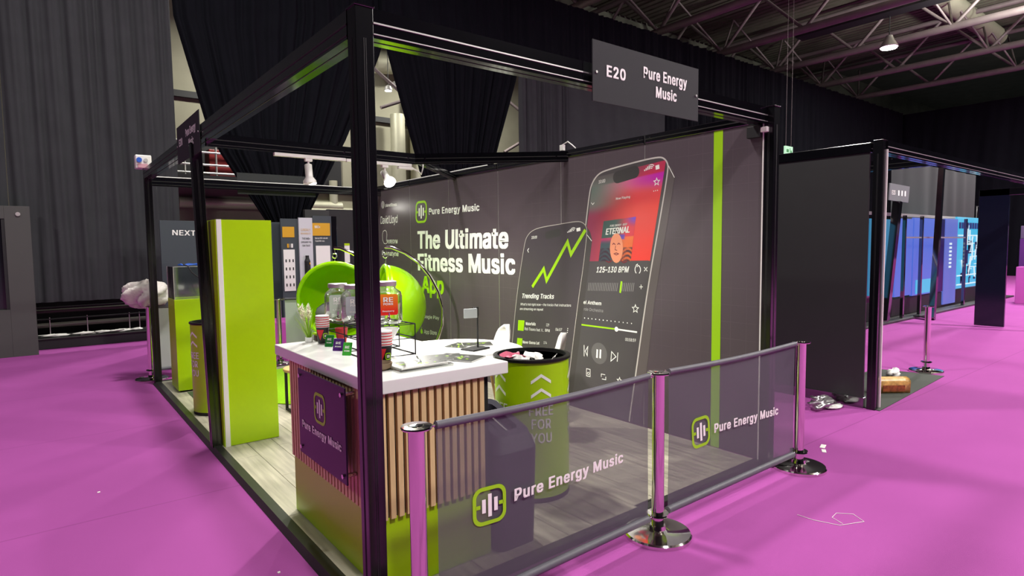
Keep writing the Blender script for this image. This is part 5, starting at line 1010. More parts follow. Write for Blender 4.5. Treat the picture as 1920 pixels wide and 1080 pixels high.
for k in range(8):
    a = rn.uniform(0, 2 * PI); sp_ = rn.uniform(.01, .045); m = MB()
    base = Vector((px_ + sp_ * .7 * math.cos(a), py_ + sp_ * .7 * math.sin(a), 1.13)); tip = Vector((px_ + sp_ * 1.4 * math.cos(a), py_ + sp_ * 1.4 * math.sin(a), 1.225 + rn.uniform(-.02, .012)))
    m.tube([(px_, py_, 1.004), base], .0012, 4)
    for j in range(90):
        s = rn.random(); p = base + (tip - base) * s; aa = rn.uniform(0, 2 * PI); l = .022 * math.sin(PI * min(1, s * .85 + .12)) + .004; q_ = p + Vector((l * math.cos(aa), l * math.sin(aa), rn.uniform(-.004, .016)))
        sd = Vector((-math.sin(aa), math.cos(aa), 0)) * .0028; m.add([p - sd, p + sd, q_], [(0, 1, 2)])
    m.obj('plume', pm, t)

# ================================================================== BARRIERS
def stanchion(x, y, label, h=.895, r=.033, br=.18):
    t = thing('stanchion', label, 'stanchion', (x, y, 0))
    MB().lathe([(br, 0), (br, .018), (br - .008, .026), (.06, .034), (.045, .04), (.04, .06)], (x, y, 0), 48).obj('base', M_chrome, t)
    MB().lathe([(r, .05 + (h - .062) * k / 12) for k in range(13)], (x, y, 0), 32).obj('pole', M_chrome, t)
    for z in (.12, h - .006): MB().lathe([(r, -.006), (.058, -.005), (.06, 0), (.058, .006), (r, .007)], (x, y, z), 24).obj('collar', M_chrome, t)
    MB().lathe([(r * .9, h - .004), (r * .8, h + .004), (0, h + .006)], (x, y, 0), 24).obj('cap', M_chrome, t)
    return t
LX, LY = .095, -.235
stanchion(LX, LY, 'left chrome stanchion in front of the counter', .9)
stanchion(1.572, -.203, 'middle chrome stanchion between the two mesh banners')
stanchion(3.123, -.201, 'right chrome stanchion at the end of the mesh barrier')
stanchion(.02, 6.19, 'chrome stanchion under the plastic bag by the far left post')
stanchion(1.55, 6.19, 'chrome stanchion behind the tall lime cabinet')
stanchion(3.1, 6.19, 'chrome stanchion at the far end of the graphic wall')
stanchion(7.40, .37, 'lone chrome stanchion standing by the black mat', .80)
def banner(a, b, label, lo=.12, hi=.885, m=None, z_sag=.012, printed=None, cat='banner'):
    A = Vector((*a, 0)); Bv = Vector((*b, 0)); d = (Bv - A).normalized(); n_ = Vector((d.y, -d.x, 0)); g = .085
    P0 = A + d * g; P1 = Bv - d * g; L = (P1 - P0).length
    t = thing('barrier_banner', label, cat, tuple((A + Bv) / 2))
    for z, s, nm in ((hi, -1, 'top'), (lo, 1, 'bottom')):
        pts = [P0 + d * L * k / 10 + Vector((0, 0, z - (z_sag if s < 0 else -.0) * math.sin(PI * k / 10))) for k in range(11)]
        MB().tube(pts, .0165 if s < 0 else .02, 12).obj('hem_tube', M_hem, t)
        for q_, e in ((P0, -1), (P1, 1)):
            MB().tube([q_ + Vector((0, 0, z)), q_ + d * e * .028 + Vector((0, 0, z))], .006, 8).obj('hook', M_chrome, t)
            MB().tube([q_ + d * e * .03 + d * (.012 * math.cos(k * PI / 5)) + Vector((0, 0, z + .012 * math.sin(k * PI / 5))) for k in range(10)], .004, 6, closed=True).obj('ring', M_chrome, t)
    nu, nv = 24, 8; vs = []
    for j in range(nv + 1):
        for i in range(nu + 1):
            u = i / nu; v = j / nv; z = lo + (hi - z_sag * math.sin(PI * u) - lo) * v
            vs.append(P0 + d * L * u + n_ * (.004 * math.sin(u * 9 + v * 2) * math.sin(PI * v)) + Vector((0, 0, z)))
    MB().add(vs, [(j * (nu + 1) + i, j * (nu + 1) + i + 1, (j + 1) * (nu + 1) + i + 1, (j + 1) * (nu + 1) + i) for j in range(nv) for i in range(nu)], True).obj('mesh_fabric', m or M_banner, t)
    if printed:
        rg = MB(); tx = MB(); (l0, l1, l2), (t0, t1, t2) = printed; e = n_ * .0075
        pl = lambda p: Vector((p[0], A.y + (Bv.y - A.y) * (p[0] - A.x) / (Bv.x - A.x), p[2])) + e
        logo(rg, tx, pl(l0), pl(l1), pl(l2)); text3(tx, 'Pure Energy Music', pl(t0), pl(t1), pl(t2), (0, 0, 0), .055)
        rg.obj('logo_ring', M_lime_print, t); tx.obj('lettering', M_whiteprint, t)
    return t
banner((LX, LY), (1.572, -.203), 'wide grey mesh banner nearest the camera with lime logo', lo=.115, printed=(((0.344, -0.22, 0.422), (0.518, -0.22, 0.412), (0.344, -0.22, 0.584)), ((0.563, -0.22, 0.476), (1.276, -0.22, 0.477), (0.564, -0.22, 0.53))))
banner((1.572, -.203), (3.123, -.201), 'grey mesh banner between the middle and right stanchions', lo=.115, printed=(((1.87, -0.205, 0.405), (2.043, -0.205, 0.409), (1.857, -0.205, 0.583)), ((2.082, -0.205, 0.462), (2.815, -0.205, 0.439), (2.081, -0.205, 0.517))))
banner((.02, 6.19), (1.55, 6.19), 'mesh banner coloured as spotlit behind the far left post and lime plinth', m=M_banner_spotlit)
banner((1.55, 6.19), (3.1, 6.19), 'mesh banner coloured as spotlit seen between the tall cabinet and the pampas grass', m=M_banner_spotlit)
# plastic bag over far stanchion
def crumple(c, rx, ry, rz_, seed, n=26, amp=.22):
    rn = random.Random(seed); ph = [(rn.uniform(2, 7), rn.uniform(2, 7), rn.uniform(0, 6)) for _ in range(6)]; m = MB(); vs = []
    for i in range(n + 1):
        th = PI * i / n
        for k in range(2 * n):
            a = PI * k / n; f = 1 + amp * (sum(math.sin(p * th + round(q) * a + s) for p, q, s in ph) / 3 + .35 * abs(math.sin(11 * th + 9 * math.sin(3 * a))) - .3 * abs(math.sin(14 * a + 5 * th)))
            vs.append((c[0] + rx * f * math.sin(th) * math.cos(a), c[1] + ry * f * math.sin(th) * math.sin(a), c[2] + rz_ * f * math.cos(th)))
    m.add(vs, [(i * 2 * n + k, i * 2 * n + (k + 1) % (2 * n), (i + 1) * 2 * n + (k + 1) % (2 * n), (i + 1) * 2 * n + k) for i in range(n) for k in range(2 * n)], True); return m
solo('plastic_bag', crumple((.02, 6.19, 1.045), .24, .16, .15, 3), mat('milky_plastic_film', rgb(214, 208, 202), .3, 0, .12, 8, .6, 25), 'crumpled milky plastic bag draped over the far left stanchion', 'plastic bag')

# litter on the carpet
solo('plastic_wrapper', crumple((4.80, .42, .052), .16, .09, .05, 8, 14, .4), M_film, 'crumpled clear plastic wrapper on the carpet by the charcoal booth wall', 'litter')
solo('paper_strip', crumple((4.90, .34, .016), .12, .05, .014, 6, 10, .3), M_paper, 'white strip of paper beside the clear plastic wrapper', 'litter')
solo('paper_scrap', MB().box((3.66, -.12, 0), (3.75, -.085, .003), .0005, rz=.3), M_paper, 'larger paper scrap on the carpet right of the barrier', 'litter')
solo('paper_scrap', MB().box((3.57, -.17, 0), (3.64, -.14, .003), .0005, rz=.5), M_paper, 'smaller paper scrap nearer the right stanchion base', 'litter')
solo('carpet_thread', MB().tube([(2.388, -0.561, 0.002), (2.391, -0.652, 0.002), (2.438, -0.776, 0.002), (2.589, -0.841, 0.002), (2.642, -0.762, 0.002), (2.581, -0.694, 0.002), (2.506, -0.703, 0.002), (2.47, -0.777, 0.002)], .0016, 4), M_paper, 'loose white thread curling on the carpet right of the barrier', 'thread')
solo('paper_fleck', MB().box((-.77, 2.46, 0), (-.755, 2.478, .003)), M_paper, 'tiny white fleck alone on the carpet at left', 'litter')
p = (-0.153, 0.716, 0.0)
solo('paper_fleck', MB().box((p[0] - .006, p[1] - .006, 0), (p[0] + .006, p[1] + .006, .004)), M_paper, 'tiny white fleck on the carpet near the bottom edge by the black trim', 'litter')
# bread loaf, tissue, mat
solo('entrance_mat', MB().add([(5.1, .02, .001), (7.25, .14, .001), (7.12, .80, .001), (5.2, .9, .001), (5.1, .02, .007), (7.25, .14, .007), (7.12, .80, .007), (5.2, .9, .007)], [(0, 3, 2, 1), (4, 5, 6, 7), (0, 1, 5, 4), (1, 2, 6, 5), (2, 3, 7, 6), (3, 0, 4, 7)]), mat('dark_green_grey_mat', rgb(62, 66, 60), .85, 0, .05, 30), 'dark mat on the carpet inside the charcoal booth opening', 'mat')
t = thing('bread_loaf', 'wrapped sliced bread loaf lying on the dark mat', 'bread', (5.95, .25, .007), -.65)
BS = 1.28
m = MB(); prof = [(-.055, 0), (.055, 0), (.06, .06), (.062, .09), (.04, .118), (0, .125), (-.04, .118), (-.062, .09), (-.06, .06)]; n = len(prof)
m.add([(x * BS, y * 1.25 * (1.02 if abs(x) < .1 else .94), z * 1.35 * (1 if abs(x) < .1 else .95)) for x in (-.14, -.1, .1, .14) for y, z in prof], [(r_ * n + i, r_ * n + (i + 1) % n, (r_ + 1) * n + (i + 1) % n, (r_ + 1) * n + i) for r_ in range(3) for i in range(n)] + [tuple(range(n)), tuple(range(3 * n, 4 * n))[::-1]], True)
m.obj('loaf', mat('printed_bread_bag', rgb(214, 168, 96), .35, 0, .5, 22), t, world=False)
MB().box((-.115, -.080, .02), (.115, -.0765, .085), .0005).obj('bag_print', mat('bag_print', rgb(150, 80, 40), .4, 0, .6, 40), t, world=False)
MB().box((.176, -.055, .02), (.19, .055, .13), .004).obj('bag_end', mat('yellow_bag_end', rgb(225, 195, 40), .4), t, world=False)
solo('paper_tissue', crumple((6.75, .50, .05), .09, .06, .045, 5, 10, .4), M_paper, 'crumpled white tissue on the far side of the dark mat', 'litter')

# ================================================================== NEIGHBOUR BOOTH (charcoal)
NB = thing('neighbour_booth_wall', 'charcoal panelled end wall of the booth to the right', 'booth wall', (5.12, 1.1, 0))
for y0 in (.14, 1.19, 2.24):
    MB().box((5.10, y0 + .03, .10), (5.125, y0 + .99, 2.40), .002).obj('panel', M_nbpanel, NB)
    MB().box((5.085, y0 - .045, 0), (5.145, y0 + .02, 2.49), .003).obj('post', M_black, NB) if y0 > .2 else None
    MB().box((5.088, y0 + .02, 2.40), (5.14, y0 + 1.0, 2.49), .003).obj('top_rail', M_black, NB)
    MB().box((5.088, y0 + .02, .0), (5.14, y0 + 1.0, .1), .003).obj('bottom_rail', M_black, NB)
post(5.086, .058, 'black corner post of the charcoal booth with a pale edge strip')
solo('edge_strip', MB().box((5.163, .045, .02), (5.18, .058, 2.42)), M_whiteplastic, 'pale vertical strip on the front edge of the charcoal booth', 'strip')
beam((5.17, .09, 2.442), (8.6, .09, 2.442), 'left half of the long black front beam of the charcoal booth', ribs=2)
beam((8.62, .09, 2.442), (12.55, .09, 2.442), 'right half of the long black front beam of the charcoal booth', ribs=2)
cable('black_cable', [(11.2, .09, 2.51), (11.3, .09, 2.56), (11.45, .09, 2.58), (11.7, .09, 2.53), (11.9, .09, 2.57), (12.1, .09, 2.52)], .012, M_chrome_dull, 'loop of cable standing on the far end of the booth beam')
t = thing('booth_end_panel', 'glossy dark blue end panel at the right of the charcoal booth', 'booth wall', (12.65, .95, 0))
MB().box((12.6, .80, .02), (12.66, 1.24, 2.5), .004).obj('panel', mat('glossy_navy_panel', rgb(20, 23, 40), .1), t)
MB().box((12.6, .06, 2.38), (12.66, 1.24, 2.5), .004).obj('top_rail', M_black, t)
MB().box((12.58, .06, .0), (12.66, .12, 2.5), .004).obj('edge_post', M_black, t)
beam((6.6, .14, 2.44), (6.6, 2.4, 2.44), 'dark cross beam inside the charcoal booth')
p0 = (11.876, 2.479, 0.0); p1 = (12.112, 2.4, 2.35)
def pole(a, b, w, label):
    t = thing('leaning_upright', label, 'post', (a[0], a[1], 0)); MB().bar(a, b, w, w, (1, 0, 0)).obj('upright', M_black, t)
    MB().bar((a[0] - w, a[1] - .02, .05), (a[0] + w, a[1] + .3, .05), w * 1.6, .02).obj('foot', M_black, t); return t
pole(p0, p1, .13, 'thick black leaning upright under the small grey name board')
pole((13.069, 2.053, 0.0), (14.484, 2.4, 3.147), .10, 'thin black leaning upright right of the small grey name board')
t = thing('name_board', 'small distant grey name board on the leaning upright', 'sign', (12.2, 2.38, 2.36))
q = (11.67, 2.38, 2.681); q2 = (12.647, 2.38, 2.662); q3 = (12.592, 2.38, 2.345); q4 = (11.645, 2.38, 2.362)
m = MB(); m.add([q, q2, q3, q4, (q[0], 2.40, q[2]), (q2[0], 2.40, q2[2]), (q3[0], 2.40, q3[2]), (q4[0], 2.40, q4[2])], [(0, 3, 2, 1), (4, 5, 6, 7), (0, 1, 5, 4), (1, 2, 6, 5), (2, 3, 7, 6), (3, 0, 4, 7)]); m.obj('board', mat('mid_grey_board', rgb(112, 116, 118), .5), t)
m = MB(); text3(m, 'E23', (q4[0] + .12, 2.378, q4[2] + .11), (q4[0] + .28, 2.378, q4[2] + .11), (q4[0] + .12, 2.378, q4[2] + .19), (0, 0, 0), .03); m.obj('lettering', M_whiteprint, t)
m = MB()
for k in range(3): m.box((q4[0] + .42 + k * .16, 2.377, q4[2] + .10), (q4[0] + .48 + k * .16, 2.379, q4[2] + .2))
m.obj('symbol', M_whiteprint, t)

# blue lit booth far behind
def emis(name, c, s): return mat(name, (.02, .02, .02), .4, emit=c, estr=s)
E1 = emis('blue_lightbox', rgb(86, 120, 235), .75); E2 = emis('deep_blue_lightbox', rgb(40, 60, 190), .6); E3 = emis('cyan_lightbox', rgb(60, 190, 235), .9); E4 = emis('white_lit_lines', rgb(215, 235, 245), 1.0); E5 = emis('pale_blue_lightbox', rgb(100, 120, 220), .75); E6 = emis('teal_lightbox', rgb(40, 150, 200), .6)
BB = thing('lightbox_wall', 'row of blue backlit graphic panels seen through the charcoal booth', 'display wall', (14.5, 2.6, 0))
def bbox(px0, py0, px1, py1, m, nm, y=2.6): pass
def lb(xa, xb, z0, z1, m, nm, y=2.6, th=.05): MB().box((xa, y, z0), (xb, y + th, z1)).obj(nm, m, BB)
lb(11.4, 12.6, .55, 2.02, E6, 'lightbox'); lb(12.66, 13.55, .45, 2.05, E1, 'lightbox'); lb(13.62, 15.0, .42, 2.08, E1, 'lightbox'); lb(15.02, 15.5, .42, 2.08, mat('navy_print', rgb(14, 18, 60), .3, emit=rgb(14, 18, 70), estr=.5), 'lightbox')
lb(15.55, 16.4, .1, 2.1, E5, 'lightbox'); lb(16.42, 18.6, .42, 2.16, E3, 'lightbox', 2.62); lb(18.64, 19.2, .5, 2.2, E5, 'lightbox')
lb(13.8, 15.0, .45, .75, E3, 'lit_band', 2.59, .01)
rn = random.Random(2); m = MB(); m2 = MB(); m3 = MB()
for k in range(9): m2.box((16.55 + k * .2, 2.60, 1.88), (16.66 + k * .2, 2.618, 2.03))
for k in range(26):
    x = rn.uniform(16.9, 18.2); z = rn.uniform(.6, 1.6); 
    if rn.random() < .5: m.box((x, 2.6, z), (x + rn.uniform(.1, .5), 2.615, z + .02))
    else: m.bar((x, 2.605, z), (x + rn.uniform(-.2, .2), 2.605, z + rn.uniform(.2, .5)), .02, .03)
for z in (.5, .72, 1.7): m.box((16.5, 2.6, z), (18.5, 2.615, z + .03))
for k in range(14):
    x = rn.uniform(16.5, 18.2); z = rn.uniform(.5, 1.5); m3.box((x, 2.602, z), (x + rn.uniform(.05, .3), 2.612, z + rn.uniform(.05, .35)))
m.obj('lit_lines', E4, BB); m2.obj('printed_header', mat('navy_letter_blocks', rgb(40, 50, 110), .4), BB); m3.obj('dark_print', mat('dark_teal_print', rgb(20, 50, 90), .4), BB)
m = MB(); text3(m, 'BLUE', (15.9, 2.59, 1.4), (15.9, 2.59, .95), (16.1, 2.59, 1.4), (0, 0, 0), .02) 
m = MB()
for k in range(7): m.box((15.85, 2.59, .95 + k * .09), (16.0, 2.598, 1.0 + k * .09))
m.obj('vertical_print', E4, BB)
lb(11.4, 19.3, 0.05, .4, M_blackmatt, 'skirting_board', 2.63)
lb(11.4, 19.3, 2.1, 2.16, M_chrome_dull, 'top_trim', 2.66)
# shell-scheme uprights standing before the lit panels
for k, (x, y) in enumerate([(12.65, 2.45), (13.58, 2.45), (16.42, 2.45), (18.6, 2.5)]):
    solo('display_post', MB().box((x - .03, y - .03, 0), (x + .03, y + .03, 2.1 if k != 3 else 2.2), .004), M_black, ['first', 'second', 'third', 'last'][k] + ' thin black upright from the left before the blue lit panels', 'post')
solo('display_rail', MB().bar((12.65, 2.45, 1.66), (16.42, 2.45, 1.66), .03, .03), M_chrome_dull, 'horizontal rail joining the uprights before the blue lit panels', 'rail')
solo('booth_platform', MB().box((9.5, 2.35, 0), (20.5, 3.6, .04), .005), M_nbpanel, 'dark platform floor under the blue lit panels', 'platform')

# ================================================================== HALL END
def drape(name, xl, xr, z0, z1, Y, label, folds=14, amp=.07, m=None, nz=10, seed=1, axis='x', grp=None):
    rn = random.Random(seed); nu = folds * 10; ph = [rn.choice((.45, .6, .9, 1.4, 2.2)) * rn.uniform(.8, 1.2) for _ in range(folds + 2)]; vs = []
    acc = [0]
    for k in range(folds): acc.append(acc[-1] + ph[k])
    tot = acc[-1]
    for j in range(nz + 1):
        z = z0 + (z1 - z0) * j / nz; a, b = xl(z), xr(z)
        for i in range(nu + 1):
            s = i / nu * tot; k = 0
            while k < folds - 1 and acc[k + 1] < s: k += 1
            f = (s - acc[k]) / ph[k]; d = amp * min(ph[k], 1.1) * (max(0.0, math.sin(PI * f)) ** 1.3) * (1 + .25 * math.sin(k * 2.1 + z * .5)) + .015 * math.sin(s * 9 + z)
            u = a + (b - a) * i / nu
            vs.append((u, Y - d, z) if axis == 'x' else (Y - d, u, z))
    o = MB().add(vs, [(j * (nu + 1) + i, j * (nu + 1) + i + 1, (j + 1) * (nu + 1) + i + 1, (j + 1) * (nu + 1) + i) for j in range(nz) for i in range(nu)], True)
    ob = o.obj(name, m or M_drape); BASE[ob.name] = Matrix.Identity(4); return tag(ob, label, 'curtain', grp)
def pw(pts):   # piecewise-linear in z
    def f(z):
        if z <= pts[0][0]: 
            (a, b), (c, d) = pts[0], pts[1]; return b + (d - b) * (z - a) / (c - a)
        for (a, b), (c, d) in zip(pts, pts[1:]):
            if z <= c: return b + (d - b) * (z - a) / (c - a)
        return pts[-1][1]
    return f
YD = 9.8
drape('drape', lambda z: -3.34, lambda z: -1.31, .77, 7.9, YD, 'black drape coloured grey as front lit at the left edge of the picture', 7, .05, M_drape2, seed=3)
drape('drape', lambda z: -1.3, lambda z: 1.0, .77, 7.9, YD - .02, 'deeply folded black drape coloured grey as front lit left of the triangular gap', 11, .07, M_drape2, seed=5)
drape('drape', lambda z: -10, lambda z: -3.35, .0, 7.9, YD, 'wide drape outside the left edge of the picture', 20, .07, M_drape2, seed=3)
drape('drape', pw([(2.15, 2.43), (3.57, 1.56), (5.69, 1.04), (7.9, 1.02)]), pw([(2.27, 3.31), (3.94, 4.2), (5.95, 5.05), (7.9, 5.05)]), .6, 7.9, YD, 'tied back black drape between the triangular gap and the lamps', 18, .09, seed=8, nz=16)
drape('drape', pw([(3.65, 5.72), (5.94, 5.05), (7.9, 5.05)]), pw([(3.85, 7.98), (5.9, 8.68), (7.9, 8.7)]), 1.5, 6.0, YD, 'tied back black drape right of the two lamps', 18, .09, seed=11, nz=14)
drape('drape', lambda z: 8.71, lambda z: 10.4, 1.0, 6.2, YD, 'folded charcoal drape right of the narrow gap', 8, .09, M_drape2, seed=12)
drape('drape', lambda z: 10.4, lambda z: 14.6, 1.0, 6.2, YD + .02, 'flat charcoal drape behind the front beam', 5, .015, M_drape2, seed=13)
drape('drape', lambda z: 4.95, lambda z: 14.6, 5.95, 7.9, YD - .1, 'black valance drape above the drape gaps', 30, .05, seed=21)
drape('drape', lambda z: 14.55, lambda z: 33.3, 0, 7.95, YD, 'long black drape running to the far corner of the hall', 60, .09, seed=14)
drape('drape', lambda z: 15.5, lambda z: 22, 0, 3.6, 3.75, 'grey drape hanging behind the blue backlit panels', 7, .05, mat('mid_grey_drape', rgb(36, 37, 40), .9), seed=31, nz=3)
b = struct('wall_right', MB().box((33.4, -14, 0), (33.6, 15, 7.9)), M_drape)
drape('drape', lambda y: -13.5, lambda y: 9.8, .0, 7.9, 33.4, 'dark drape hanging across the far end of the hall', 30, .06, seed=15, axis='y')
# roof: trusses along Y
def truss(X, zb, label, h=1.6, y0=-14, y1=15):
    t = thing('roof_truss', label, 'roof truss', (X, 0, zb))
    MB().tube([(X, y0, zb), (X, y1, zb)], .13, 10).obj('bottom_chord', M_truss, t)
    MB().tube([(X, y0, zb + h), (X, y1, zb + h)], .10, 8).obj('top_chord', M_truss, t)
    y = y0; k = 0
    while y < y1 - .1:
        a, b = ((X, y, zb), (X, y + 1.6, zb + h)) if k % 2 == 0 else ((X, y, zb + h), (X, y + 1.6, zb))
        MB().tube([a, b], .06, 6).obj('brace', M_truss, t)
        if k % 4 == 0: MB().tube([(X, y, zb), (X + 2.0, y + .8, zb + h + .3)], .04, 6).obj('cross_brace', M_truss, t); MB().tube([(X, y, zb), (X - 2.0, y + .8, zb + h + .3)], .04, 6).obj('cross_brace', M_truss, t)
        y += 1.6; k += 1
    return t
for k, (x, z) in enumerate([(4.5, 9.0), (8.6, 9.0), (12.6, 9.0), (16.5, 9.0), (20.4, 9.0), (24.4, 9.0), (28.6, 9.0), (32.6, 9.0)]):
    truss(x, z, ['nearest', 'second', 'third', 'fourth', 'fifth', 'sixth', 'seventh', 'farthest'][k] + ' mauve grey steel roof truss counting from the stand')
# purlins / corrugated deck
rf = MB()
for k in range(90):
    x = 3 + k * .34; rf.box((x, -13.9, 11.0), (x + .22, 15, 11.15))
o = rf.obj('roof_decking', mat('roof_rib_steel', rgb(96, 92, 80), .7, .1, .15, 3)); tag(o, 'ribbed steel decking under the hall roof', 'roof decking', kind='stuff')
for k, y in enumerate((-8, -3.5, 1.5, 6.0)):
    solo('roof_duct', MB().tube([(3, y, 10.6), (33, y, 10.6)], .36, 16), [M_truss, M_beige, M_truss, M_beige][k], ['outermost', 'second', 'third', 'innermost'][k] + ' round duct crossing the roof trusses toward the drapes', 'duct')
t = thing('arm_spotlight', 'small lit arm light on top of the blue backlit panels', 'spotlight', (18.7, 2.6, 2.2))
q = (17.996, 2.5, 2.343)
MB().tube([(q[0], 2.66, 2.16), (q[0], 2.66, q[2] + .12), (q[0], 2.5, q[2] + .08)], .02, 6).obj('arm', M_blackmatt, t)
MB().lathe([(0, -.09), (.08, -.05), (.09, 0), (.08, .05), (0, .09)], q, 16).obj('lamp', M_lens, t)
solo('cable_tray', MB().box((21.9, -14, 9.3), (22.5, 9.5, 9.45)), M_blackmatt, 'dark cable tray running beside the fifth roof truss', 'cable tray')
for k, (x, y, z, lb_) in enumerate([(22.4, 6.45, 8.25, 'bright high bay lamp hanging under the roof trusses at right'), ]):
    t = thing('high_bay_lamp', lb_, 'lamp', (x, y, z))
    MB().lathe([(.28, 0), (.3, .02), (.16, .25), (.1, .4), (0, .42)], (x, y, z), 20).obj('reflector', M_chrome_dull, t)
    MB().lathe([(0, -.03), (.24, -.03), (.24, -.005), (0, -.005)], (x, y, z), 20).obj('lamp', mat('lit_high_bay', (1, 1, 1), .3, emit=(1, .98, .92), estr=40), t)
    MB().tube([(x, y, z + .4), (x, y, 9.3)], .015, 6).obj('hanger', M_blackmatt, t)
M_hb = mat('lit_high_bay_backstage', (1, 1, 1), .3, emit=(1, 1, .94), estr=40)
for k, (p, lb_) in enumerate([((6.989, 13.5, 5.975), 'left lit lamp of the pair seen through the drape gap'), ((7.469, 14.0, 6.271), 'right lit lamp of the pair seen through the drape gap')]):
    t = thing('high_bay_lamp', lb_, 'lamp', p)
    MB().lathe([(.10, 0), (.12, .02), (.08, .12), (0, .16)], p, 16).obj('reflector', M_chrome_dull, t); MB().lathe([(0, -.01), (.09, -.01), (.09, .0), (0, .0)], p, 16).obj('lamp', M_hb, t)
    MB().tube([(p[0], p[1], p[2] + .15), (p[0], p[1], 8.9)], .01, 5).obj('hanger', M_blackmatt, t)
# backstage behind the drapes
def duct(pts, r, label): return solo('ventilation_duct', MB().tube(pts, r, 18), M_duct, label, 'duct')
duct([(1.873, 15.06, 2.779), (6.156, 15.06, 2.792)], .14, 'low horizontal galvanised duct seen under the triangular gap')
duct([(6.989, 14.4, 6.984), (8.776, 14.4, 7.2)], .32, 'thick horizontal duct high in the gap beside the lamps')
a = (7.831, 14.6, 5.609); b = (7.781, 14.6, 3.757); duct([(a[0], 14.6, a[2]), (a[0], 14.6, .02)], .22, 'left vertical duct in the gap beside the lamps')
a = (8.606, 14.9, 5.757); duct([(a[0], 14.85, a[2] + .6), (a[0], 14.85, .02)], .2, 'right vertical duct in the gap beside the lamps')
a = (5.929, 15.04, 2.597); duct([(a[0] - 1.0, 15.04, a[2]), (a[0] + 1.2, 15.04, a[2])], .165, 'pale horizontal duct above the booth left of the corner post')
duct([(a[0], 15.06, a[2] + .14), (a[0], 15.06, a[2] + .95)], .12, 'short vertical duct joining the pale duct left of the corner post')
a0_ = (1.911, 14.8, 3.279)
solo('steel_girder', MB().box((0, 15.08, a0_[2] - .1), (12, 15.19, a0_[2] + .12)), M_blackmatt, 'dark girder across the back wall at beam height', 'girder')
a0_ = (2.008, 14.8, 5.509)
solo('steel_girder', MB().box((0, 15.08, a0_[2] - .08), (12, 15.19, a0_[2] + .08)), M_blackmatt, 'dark girder high on the back wall seen through the triangular gap', 'girder')
solo('dark_wall_band', MB().box((0, 15.1, 3.2), (6.2, 15.19, 4.35)), M_blackmatt, 'dark recess band on the back wall behind the red cabinet', 'wall band')
a = (2.832, 14.5, 3.975); b = (3.068, 14.5, 3.562)
solo('mezzanine_ledge', MB().box((1.3, 14.0, 3.28), (4.6, 15.09, 3.38)), M_blackmatt, 'dark ledge carrying the red cabinet and pipe scaffold behind the drapes', 'ledge')
solo('red_cabinet', MB().box((a[0] - .35, 14.4, 3.385), (b[0] + .02, 14.9, a[2] + .1), .02), mat('dark_red_paint', rgb(120, 24, 26), .5), 'dark red cabinet behind the drapes left of the cabinet post', 'cabinet')
sc_ = thing('scaffold_frame', 'grey pipe scaffold in front of the red cabinet behind the drapes', 'scaffold', (2.4, 14.2, 2.9))
for z in (3.45, 3.65, 3.95, 4.2): MB().tube([(1.3, 14.2, z), (3.9, 14.2, z)], .03, 6).obj('rail', M_chrome_dull, sc_)
for x in (1.9, 2.6, 3.2): MB().tube([(x, 14.2, 3.385), (x, 14.2, 4.25)], .025, 6).obj('upright', M_chrome_dull, sc_)
for k, (x0, z0, x1, z1) in enumerate([(6.6, 5.4, 9.5, 6.6), (6.4, 6.5, 8.4, 5.2), (11.0, 4.6, 13.5, 6.0), (11.0, 6.4, 13.4, 5.2)]):
    solo('roof_strut', MB().tube([(x0, 13.2 + .1 * k, z0), (x1, 13.2 + .1 * k, z1)], .05, 6), M_truss, ['rising steel strut in the gap under the two lamps', 'falling steel strut in the gap under the two lamps', 'rising steel strut in the narrow drape gap', 'falling steel strut in the narrow drape gap'][k], 'strut')
# folded seating at the foot of the left drape
fs_ = thing('folded_seating', 'black folded seating rows under the left drape', 'seating', (-.3, 10.3, 0))
for z, r_, y in ((.58, .035, 10.35), (.36, .04, 10.2), (.66, .012, 10.1), (.47, .012, 10.1)):
    MB().tube([(-3.3, y, z - .01), (1.0, y, z + .01)], r_, 10).obj('rail', mat('worn_dark_rail', rgb(92, 88, 82), .4, .3, .15, 6) if r_ > .02 else M_blackmatt, fs_)
MB().box((-3.3, 9.95, .0), (1.0, 10.7, .16), .01).obj('platform', M_blackmatt, fs_)
MB().box((-3.3, 9.93, .155), (1.0, 9.99, .18), .004).obj('platform_edge', M_trim, fs_)
for x in (-.9, -.4, .2, .35): MB().tube([(x, 10.1, .17), (x, 10.1, .5)], .008, 6).obj('upright', M_chrome_dull, fs_)
struct('wall_back', MB().box((-10, 11.0, 0), (1.0, 11.1, 1.4)), M_blackmatt)
for k, (x, w_) in enumerate([(-.85, .35), (-.45, .3), (-.2, .25), (.05, .3), (.3, .16)]):
    solo('plastic_sheeting', crumple((x, 10.06, .205), w_ / 2, .05, .022, 20 + k, 8, .4), M_whiteplastic, ['leftmost', 'second', 'middle', 'fourth', 'rightmost'][k] + ' white plastic scrap on the folded seating platform', 'litter')
# grey kiosk at left edge
t = thing('grey_kiosk', 'tall warm grey kiosk with a dark recessed window at the left edge', 'kiosk', (-2.0, 9.6, 0))
MB().box((-1.36, 9.42, 0), (-1.06, 9.62, 2.25), .003).obj('side_frame', M_kiosk, t)
MB().box((-3.2, 9.42, 0), (-1.36, 9.62, .71), .003).obj('lower_frame', M_kiosk, t)
MB().box((-3.2, 9.42, 2.06), (-1.36, 9.62, 2.25), .003).obj('upper_frame', M_kiosk, t)
MB().box((-3.2, 9.55, .71), (-1.36, 9.57, 2.06), .003).obj('window_panel', M_screen, t)
MB().box((-1.40, 9.43, .71), (-1.36, 9.55, 2.06)).obj('reveal', M_blackmatt, t)
MB().tube([(-1.2, 9.42, 2.13), (-1.2, 9.40, 2.13)], .03, 12).obj('lock', M_chrome_dull, t)

